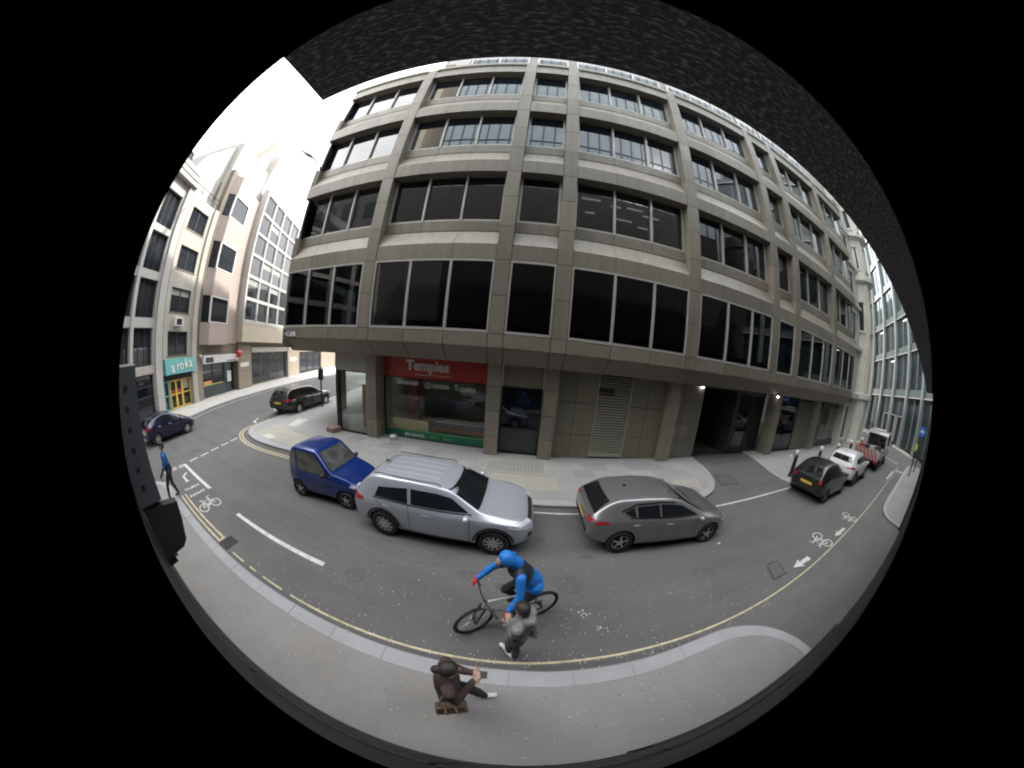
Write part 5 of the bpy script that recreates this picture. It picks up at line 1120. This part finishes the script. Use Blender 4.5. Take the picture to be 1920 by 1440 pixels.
# ---------------------------------------------------------------- people: capsule figures fused into one skin
def figure(label, bones, mats, extra=None, voxel=.012, name='person', smooth=5):
    """bones: (p0, p1, r0, r1, material index); world coordinates"""
    base = Vector(bones[0][0]); 
    t = thing(name, label, 'person', (base.x, base.y, min(min(b[0][2], b[1][2]) for b in bones)))
    mb = MB()
    for p0, p1, r0, r1, k in bones: mb.cap(p0, p1, r0, r1, 14)
    o = mb.build('body', mats[0], t); fixn(o)
    md = o.modifiers.new('r', 'REMESH'); md.mode = 'VOXEL'; md.voxel_size = voxel; md.use_smooth_shade = True
    sm = o.modifiers.new('m', 'SMOOTH'); sm.iterations = smooth; sm.factor = .5
    apply_mods(o); me = o.data; me.materials.clear()
    nr = [v.normal.copy() for v in me.vertices]; cs_ = []
    for v, q in zip(me.vertices, nr):       # folds in the cloth
        n_ = noise.noise(v.co*9)*.012+noise.noise(v.co*23)*.006; cs_ += (v.co+q*n_*(1 if v.co.z < 1.30 else .25))[:]
    me.vertices.foreach_set('co', cs_); me.update()
    for m_ in mats: me.materials.append(m_)
    inv = MW[t].inverted(); B_ = [(inv @ Vector(p0), inv @ Vector(p1), r0, r1, k) for p0, p1, r0, r1, k in bones]
    idx = []
    for f in me.polygons:
        c = f.center; best = None
        for p0, p1, r0, r1, k in B_:
            d = p1-p0; l2 = d.length_squared; s = 0 if l2 < 1e-9 else max(0, min(1, (c-p0).dot(d)/l2)); dd = (c-(p0+d*s)).length-(r0+(r1-r0)*s)
            if best is None or dd < best[0]: best = (dd, k)
        idx.append(best[1])
    me.polygons.foreach_set('material_index', idx); me.polygons.foreach_set('use_smooth', [True]*len(idx)); me.update()
    return t
def hand(w, d, up, k, curl=.6, s=1.0, side=1):
    """palm, four bent fingers of unequal length and a thumb from the side of the palm"""
    w = Vector(w); d = Vector(d).normalized(); up = Vector(up).normalized(); lat = d.cross(up).normalized()*side; R_ = []
    p = w+d*.085*s
    R_.append((w, p, .026*s, .032*s, k)); R_.append((w+d*.03*s+lat*.02*s, p+lat*.026*s, .018*s, .018*s, k)); R_.append((w+d*.03*s-lat*.02*s, p-lat*.026*s, .018*s, .018*s, k))
    for i, ln in enumerate((.072, .08, .075, .058)):
        a = p+lat*(.033-.022*i)*s; m = a+(d*(1-curl*.35)-up*curl*.35).normalized()*ln*.55*s; e = m+(d*(1-curl)-up*curl).normalized()*ln*.55*s
        R_.append((a, m, .0105*s, .0095*s, k)); R_.append((m, e, .0095*s, .008*s, k))
    a = w+d*.03*s+lat*.034*s; m = a+(d*.5+lat*.7-up*.2).normalized()*.045*s; e = m+(d*.8-up*.5*curl).normalized()*.035*s
    R_ += [(a, m, .013*s, .011*s, k), (m, e, .011*s, .009*s, k)]; return R_
def head(c, face, k_skin, k_hair, s=1.0, up=(0, 0, 1)):
    """skull, jaw, nose, ears; hair shell is part of the fused skin with its own material"""
    c = Vector(c); f = Vector(face).normalized(); u = Vector(up).normalized(); f = (f-u*f.dot(u)).normalized(); l = f.cross(u)
    B_ = [(c-f*.012*s, c+f*.012*s, .084*s, .080*s, k_skin), (c+f*.03*s-u*.055*s, c+f*.04*s-u*.085*s, .055*s, .042*s, k_skin),
          (c+f*.088*s-u*.012*s, c+f*.106*s-u*.034*s, .010*s, .014*s, k_skin)]
    for q in (-1, 1): B_.append((c+l*q*.084*s-u*.03*s, c+l*q*.088*s+u*.0*s, .014*s, .016*s, k_skin))
    if k_hair is not None: B_ += [(c-f*.025*s+u*.028*s, c+f*.015*s+u*.03*s, .088*s, .078*s, k_hair), (c-f*.05*s-u*.01*s, c-f*.05*s-u*.05*s, .07*s, .055*s, k_hair)]
    return B_
def face_bits(t, c, face, s=1.0, up=(0, 0, 1)):
    c = Vector(c); f = Vector(face).normalized(); u = Vector(up).normalized(); f = (f-u*f.dot(u)).normalized(); l = f.cross(u); inv = MW[t]
    for q in (-1, 1): MB().ell(c+f*.086*s+l*q*.032*s+u*.006*s, .011*s, .011*s, .008*s, 8, 6).build('eye', M['black'], t)
    MB().tube([c+f*.093*s-l*.02*s-u*.064*s, c+f*.098*s-u*.066*s, c+f*.093*s+l*.02*s-u*.064*s], .006*s, 6).build('mouth', mat('lips', (.30, .10, .09), .6), t)
skin = mat('skin', (.42, .27, .20), .55, var=.06, vsc=8, fine=.03, obj=True); dark_hair = mat('dark_hair', (.025, .02, .018), .6, var=.2, vsc=30, fine=.1, obj=True)
blue = mat('blue_jacket', (.012, .20, .66), .6, var=.10, vsc=9, fine=.05, fsc=60, bump=.4, bsc=25, obj=True); navy = mat('navy_panel', (.02, .026, .04), .6, var=.12, vsc=8, bump=.3, bsc=30, obj=True)
redg = mat('red_glove', (.62, .035, .03), .6, var=.1, obj=True); dtr = mat('dark_trousers', (.018, .02, .026), .75, var=.15, vsc=9, bump=.4, bsc=22, obj=True); shoe_b = mat('black_shoe', (.02, .02, .02), .5, var=.1, obj=True)
shoe_w = mat('white_shoe', (.72, .72, .70), .5, var=.05, obj=True)
# ---- bicycle
RF, RR = Vector((-.50, 1.955, .345)), Vector((.60, 2.355, .345)); BD = (RF-RR); BD.z = 0; BD.normalize(); BS = Vector((-BD.y, BD.x, 0))
RF = RR+BD*1.12; UPZ = Vector((0, 0, 1)); LEAN = (UPZ+BS*.0).normalized()
bike = thing('bicycle', 'silver and black mountain bike ridden by the blue hooded cyclist', 'bicycle', (.05, 2.15, 0))
silv = mat('frame_silver', (.50, .51, .53), .35, metal=.5, var=.1, vsc=12, fine=0)
bb = RR+BD*.43+UPZ*-.04; seat_t = bb-BD*.19+UPZ*.50; headt = RF-BD*.20+UPZ*.50; headb = RF-BD*.135+UPZ*.36
def bwheel(c, steer=None):
    d = steer or BD; w_ = MB(); n = 32
    ring = lambda r: [c+(d*math.cos(6.28318*i/n)+UPZ*math.sin(6.28318*i/n))*r for i in range(n+1)]
    wo = bpy.data.objects.new('wheel', None); COL.objects.link(wo); wo.parent = bike; MW[wo] = MW[bike]; wo.empty_display_size = .1
    MB().tube(ring(.32), .027, 8, False).build('tyre', tyre_m, wo, smooth=True); MB().tube(ring(.288), .011, 6, False).build('rim', M['iron'], wo, smooth=True)
    sp = MB(); sd_ = d.cross(UPZ)
    for i in range(18): a = 6.28318*i/18; sp.tube([c+sd_*(.03 if i % 2 else -.03), c+(d*math.cos(a)+UPZ*math.sin(a))*.28], .0018, 4)
    sp.build('spokes', chrome, wo); MB().tube([c-sd_*.05, c+sd_*.05], .022, 10).build('hub', M['black'], wo); MB().tube([c+sd_*.032, c+sd_*.036], .08, 16).build('brake_disc', chrome, wo)
SD = (BD+BS*.22).normalized()
bwheel(RF, SD); bwheel(RR)
MB().tube([bb, headb], .022, 8).tube([seat_t, headt], .018, 8).tube([bb, seat_t], .017, 8).tube([headt, headb], .024, 8).build('frame', silv, bike)
fr2 = MB()
for s in (-1, 1): fr2.tube([bb+BS*s*.04, RR+BS*s*.07], .011, 6).tube([seat_t+BS*s*.02, RR+BS*s*.07], .010, 6)
fr2.build('rear_triangle', M['black'], bike)
fk = MB(); SS = SD.cross(UPZ)
for s in (-1, 1): fk.tube([headb+SS*s*.065, RF+SS*s*.065], [.02, .014], 8)
fk.tube([headb+SS*.07, headb-SS*.07], .02, 8).build('fork', M['black'], bike)
stem = headt+UPZ*.06+SD*.05; bar_r = stem+UPZ*.03
hL, hR = bar_r+SS*.34-SD*.04, bar_r-SS*.34-SD*.04
MB().tube([hL, bar_r+SS*.1, bar_r-SS*.1, hR], .013, 8).tube([headt, stem], .018, 8).build('handlebar', M['black'], bike)
for h_, s in ((hL, -1), (hR, 1)): MB().tube([h_, h_+SS*s*.11], .018, 8).build('grip', M['rubber'], bike)
sd_top = seat_t+UPZ*.17-BD*.03
MB().tube([seat_t, sd_top], .014, 8).build('seat_post', M['black'], bike)
MB().ell(sd_top+UPZ*.03-BD*.05, .12, .075, .035, rot=Matrix.Rotation(math.atan2(BD.y, BD.x), 3, 'Z')).tube([sd_top+UPZ*.03, sd_top+UPZ*.03+BD*.13], [.03, .018], 8).build('saddle', M['black'], bike, smooth=True)
pF, pN = bb+BS*.12-BD*.0+UPZ*-.165, bb-BS*.12+UPZ*.165
cr_ = MB().tube([bb+BS*.07, pF-BS*.02], .012, 6).tube([bb-BS*.07, pN+BS*.02], .012, 6).tube([bb-BS*.05, bb-BS*.055], .09, 20).build('crank', M['black'], bike)
for q, s in ((pF, 1), (pN, -1)): MB().box(q.x-.045, q.x+.045, q.y-.045, q.y+.045, q.z-.012, q.z+.012).build('pedal', M['black'], cr_)
# near side is -BS or +BS whichever has the smaller y
if BS.y > 0: near = -1
else: near = 1
NB = BS*near            # points to the camera
foot_n = bb+NB*.14-UPZ*.165; foot_f = bb-NB*.14+UPZ*.165
# ---- cyclist
hip = sd_top+UPZ*.10; sh = hip+BD*.30+UPZ*.47; neck = sh+BD*.06+UPZ*.08; hd = Vector((-.05, 2.13, 1.56)) if 0 else neck+BD*.10+UPZ*.12
grab = Vector((.07, 1.80, 1.10)); gl_h = (hL if (hL-hR).dot(NB) < 0 else hR)
bones = [(hip-NB*.07, hip+NB*.07, .145, .145, 0), (hip+UPZ*.06, hip+BD*.16+UPZ*.27, .15, .165, 0), (hip+BD*.16+UPZ*.27, sh, .165, .15, 2), (sh-NB*.13, sh+NB*.13, .095, .095, 2), (sh, neck, .10, .07, 2)]
bones += [(hd+UPZ*.01-BD*.02, hd+UPZ*.045+BD*.0, .122, .110, 0), (hd-BD*.06-UPZ*.03, neck-BD*.06, .105, .10, 0), (hd+BD*.05-UPZ*.03, hd+BD*.06-UPZ*.07, .082, .06, 2), (hd+BD*.085-UPZ*.005, hd+BD*.09-UPZ*.045, .062, .052, 4), (hd+BD*.13-UPZ*.015, hd+BD*.15-UPZ*.035, .012, .015, 4)]
shF, shN = sh-NB*.19, sh+NB*.19
elF = shF.lerp(gl_h, .52)-NB*.07-UPZ*.02; wrF = gl_h+UPZ*.05-(gl_h-elF).normalized()*.03
elN = shN.lerp(grab, .5)+NB*.05-BD*.05-UPZ*.03
for S_, E_, W_ in ((shF, elF, wrF), (shN, elN, grab)): bones += [(S_, E_, .078, .062, 0), (E_, W_, .062, .045, 0)]
bones += hand(wrF, (gl_h-elF), UPZ, 3, .9, 1.25, 1); bones += hand(grab, (grab-elN)+Vector((.05, -.02, -.05)), UPZ, 3, .7, 1.25, -1)
kF = (hip+foot_f)*.5+BD*.30+UPZ*.10-NB*.06; kN = (hip+foot_n)*.5+BD*.23+UPZ*.03+NB*.06
aF, aN = foot_f+UPZ*.09-BD*.05, foot_n+UPZ*.09-BD*.05
for Hh_, K_, A_, F_ in ((hip-NB*.10, kF, aF, foot_f), (hip+NB*.10, kN, aN, foot_n)):
    bones += [(Hh_, K_, .098, .068, 1), (K_, A_, .066, .045, 1), (A_-UPZ*.02, F_+UPZ*.035+BD*.09, .045, .04, 5)]
bones = [(a_, b_, r0*.94, r1*.94, k_) for a_, b_, r0, r1, k_ in bones]
cyc = figure('cyclist in bright blue hooded jacket with red gloves reaching towards the pedestrian', bones, [blue, dtr, navy, redg, skin, shoe_b])
# ---- pedestrian in grey standing in the road, leaning back from the grab
px, py = .20, 1.60; fc = Vector((-.75, .55, 0)).normalized(); lt = Vector((-fc.y, fc.x, 0))
greyt = mat('grey_hoodie', (.20, .20, .205), .8, var=.45, vsc=16, fine=.1, fsc=50, bump=.5, bsc=25, obj=True); slate = mat('slate_trousers', (.045, .05, .06), .8, var=.15, vsc=9, bump=.4, bsc=22, obj=True)
P0 = Vector((px, py, gz(px))); hp = P0+UPZ*.80+Vector((.03, .0, 0)); ch = hp+UPZ*.42+Vector((.03, -.01, 0)); hdp = ch+UPZ*.23+fc*.03-Vector((0, 0, 0))+fc*.03
f1, f2 = Vector((.12, 1.68, gz(.1)+.05)), Vector((.22, 1.57, gz(.2)+.05))
ph = grab+Vector((.02, -.06, -.03))
e1 = ch+lt*-.05+Vector((-.15, -.12, -.26)); e2 = ch+Vector((.17, -.02, -.30)); w1 = Vector((.06, 1.62, 1.10)); w2 = ch+Vector((.02, .0, -.36))+fc*.22
bones = [(hp-lt*.07, hp+lt*.07, .115, .115, 1), (hp, hp+UPZ*.2, .125, .13, 0), (hp+UPZ*.2, ch, .13, .135, 0), (ch-lt*.11, ch+lt*.11, .085, .085, 0), (ch+UPZ*.05, hdp-UPZ*.08, .06, .055, 3), (ch+UPZ*.08-fc*.05, ch+UPZ*.12-fc*.08, .10, .08, 0)]
s1, s2 = ch+lt*.16, ch-lt*.16
if (s1-e1).length > (s2-e1).length: s1, s2 = s2, s1
bones += [(s1, e1, .068, .056, 0), (e1, w1, .054, .04, 0), (s2, e2, .068, .056, 0), (e2, w2, .054, .04, 0)]
bones += hand(w1, Vector((.0, .2, .02)), UPZ, 3, .6, 1, 1)+hand(w2, fc, UPZ, 3, .5, 1, -1)
for q, F_ in ((lt*.08, f1), (lt*-.08, f2)):
    kk = (hp+q).lerp(F_+UPZ*.05, .5)+fc*.05; bones += [(hp+q, kk, .088, .066, 1), (kk, F_+UPZ*.06, .064, .055, 1), (F_, F_+fc*.15-UPZ*.012, .045, .035, 2)]
bones += head(hdp+UPZ*.02, fc, 3, 4)
ped = figure('pedestrian in mottled grey hooded top and white shoes standing beside the bicycle', bones, [greyt, slate, shoe_w, skin, dark_hair]); face_bits(ped, hdp+UPZ*.02, fc)
MB().box(ph.x-.036, ph.x+.036, ph.y-.075, ph.y+.075, ph.z-.006, ph.z+.006).build('mobile_phone', M['black'], label='black phone between the cyclist glove and the pedestrian hand', cat='phone')
# ---- woman walking on the pavement with a brown shoulder bag
wf = Vector((.93, .30, 0)).normalized(); wl = Vector((-wf.y, wf.x, 0)); W0_ = Vector((-.52, .78, .104))
plum = mat('plum_brown_coat', (.060, .038, .036), .8, var=.2, vsc=9, fine=.08, bump=.5, bsc=24, obj=True); blk_t = mat('black_jeans', (.022, .022, .024), .8, var=.15, bump=.3, obj=True)
hp = W0_+UPZ*.84; ch = hp+UPZ*.44+wf*.03; hdw = ch+UPZ*.25+wf*.05
ffw, fbk = Vector((-.16, .93, .15)), Vector((-.66, .70, .15))
bones = [(hp-wl*.07, hp+wl*.07, .125, .125, 0), (hp-UPZ*.06, hp+UPZ*.2, .14, .13, 0), (hp+UPZ*.2, ch, .13, .13, 0), (ch-wl*.11, ch+wl*.11, .082, .082, 0), (ch, hdw-UPZ*.09, .055, .05, 3)]
for q, F_, kx in ((wl*.07, ffw, .06), (wl*-.07, fbk, .08)):
    kk = (hp+q-UPZ*.04).lerp(F_+UPZ*.06, .5)+wf*kx; bones += [(hp+q-UPZ*.05, kk, .088, .062, 1), (kk, F_+UPZ*.07, .060, .045, 1), (F_, F_+wf*.14+UPZ*(-.012 if q.dot(wl) > 0 else -.03), .042, .033, 2)]
phn = ch+wf*.34-UPZ*.17+wl*.03
for q, off in ((wl*.155, .05), (wl*-.155, -.05)):
    S_ = ch+q; E_ = ch+q*1.25-UPZ*.26+wf*.03; W_ = phn-wf*.10+wl*off-UPZ*.03
    bones += [(S_, E_, .065, .054, 0), (E_, W_, .053, .038, 0)]+hand(W_, (phn-W_)+wf*.02, UPZ, 3, .5, .95, 1 if off < 0 else -1)
bones += head(hdw, wf, 3, 4, .92); bones += [(hdw-wf*.10+UPZ*.03, hdw-wf*.13+UPZ*.03, .036, .042, 4)]
wom = figure('person in plum brown coat with hair bun walking along the near pavement', bones, [plum, blk_t, shoe_w, skin, dark_hair]); face_bits(wom, hdw, wf, .92)
MB().box(phn.x-.03, phn.x+.06, phn.y-.038, phn.y+.038, phn.z, phn.z+.01).build('mobile_phone', M['black'], label='black phone held by the person in the plum coat', cat='phone')
bag = thing('shoulder_bag', 'brown leather shoulder bag with tan straps carried on the near side of the plum coat', 'bag', tuple(hp-wl*.22-UPZ*.15))
c_ = hp-wl*.21-UPZ*.02; Rm = Matrix.Rotation(math.atan2(wf.y, wf.x), 3, 'Z')
bt = MB()
for z, a, b_ in ((-.16, .15, .05), (-.10, .17, .065), (.05, .16, .06), (.12, .13, .035)):
    bt.v += [c_+Rm @ Vector((sx*a, sy*b_, z)) for sx, sy in ((-1, -1), (1, -1), (1, 1), (-1, 1))]
bt.f = [(0, 3, 2, 1), (12, 13, 14, 15)]+[(4*i+j, 4*i+(j+1) % 4, 4*i+4+(j+1) % 4, 4*i+4+j) for i in range(3) for j in range(4)]
o = bt.build('body', mat('brown_leather', (.10, .07, .04), .5, var=.15, vsc=12, obj=True), bag); bevel(fixn(o), .015, 2)
tan_l = mat('tan_strap', (.34, .22, .10), .5, var=.1, obj=True)
for xx in (-.055, .055): MB().tube([c_+Rm @ Vector((xx, -.07, -.1)), c_+Rm @ Vector((xx, -.068, .08)), c_+Rm @ Vector((xx*.8, 0, .15))], .012, 6).build('strap', tan_l, bag)
MB().tube([c_+Rm @ Vector((-.12, 0, .12)), ch-wl*.16+UPZ*.085-wf*.03, c_+Rm @ Vector((.12, 0, .12))], .013, 6).build('shoulder_strap', tan_l, bag)
# ---- pedestrian at the far left corner
pf = Vector((-.35, -.94, 0)).normalized(); pl_ = Vector((-pf.y, pf.x, 0)); A0 = Vector((-9.35, 1.24, .1)); hp = A0+UPZ*.88; ch = hp+UPZ*.48+pf*.02; hdl = ch+UPZ*.27
teal_t = mat('bright_blue_top', (.02, .16, .42), .7, var=.12, vsc=8, obj=True); navy2 = mat('navy_coat', (.018, .028, .055), .75, var=.15, obj=True)
bones = [(hp-pl_*.07, hp+pl_*.07, .12, .12, 1), (hp, hp+UPZ*.24, .13, .14, 1), (hp+UPZ*.24, ch, .14, .14, 0), (ch-pl_*.12, ch+pl_*.12, .085, .085, 0), (ch, hdl-UPZ*.09, .06, .055, 3)]
for q, F_ in ((pl_*.08, Vector((-9.5, 1.0, .15))), (pl_*-.08, Vector((-9.62, 1.40, .15)))):
    kk = (hp+q).lerp(F_, .5)+pf*.06; bones += [(hp+q, kk, .09, .066, 2), (kk, F_+UPZ*.05, .064, .048, 2), (F_, F_+pf*.14-UPZ*.01, .042, .034, 5)]
for q, sw_ in ((pl_*.17, .14), (pl_*-.17, -.12)):
    E_ = ch+q*1.15-UPZ*.28+pf*sw_*.4; W_ = E_-UPZ*.24+pf*(sw_+.06); bones += [(ch+q, E_, .068, .056, 0), (E_, W_, .055, .04, 1)]+hand(W_, Vector((0, 0, -1)), pf, 3, .4, 1, 1)
bones += head(hdl, pf, 3, 4)
bones = [(a_, b_, r0*.84, r1*.84, k_) for a_, b_, r0, r1, k_ in bones]
pl2 = figure('person in bright blue top and dark trousers walking at the far left corner', bones, [teal_t, navy2, dtr, skin, dark_hair, shoe_b], voxel=.016); face_bits(pl2, hdl, pf)
# ---- worker in lime vest at the far right
A0 = Vector((32.9, 1.2, gz(33)+.1)); q2 = Vector((-.6, .8, 0)); l2 = Vector((-q2.y, q2.x, 0)); hp = A0+UPZ*.88; ch = hp+UPZ*.48; hdr = ch+UPZ*.27
lime = mat('lime_vest', (.5, .62, .06), .7, var=.05, obj=True)
bones = [(hp-l2*.07, hp+l2*.07, .12, .12, 1), (hp, ch, .13, .14, 0), (ch-l2*.12, ch+l2*.12, .085, .085, 0), (ch, hdr-UPZ*.09, .06, .055, 2)]
for q in (-1, 1):
    F_ = A0+l2*q*.1+UPZ*.05; bones += [(hp+l2*q*.08, A0+l2*q*.09+UPZ*.48, .09, .066, 1), (A0+l2*q*.09+UPZ*.48, F_, .064, .048, 1), (F_, F_+q2*.14, .042, .034, 3)]
    E_ = ch+l2*q*.2-UPZ*.28; W_ = E_-UPZ*.22+q2*.06; bones += [(ch+l2*q*.16, E_, .068, .056, 0), (E_, W_, .055, .04, 0)]+hand(W_, Vector((0, 0, -1)), q2, 2, .4, 1, q)
bones += head(hdr, q2, 2, 3)
figure('distant worker in lime vest by the blue round sign', bones, [lime, dtr, skin, dark_hair], voxel=.02)
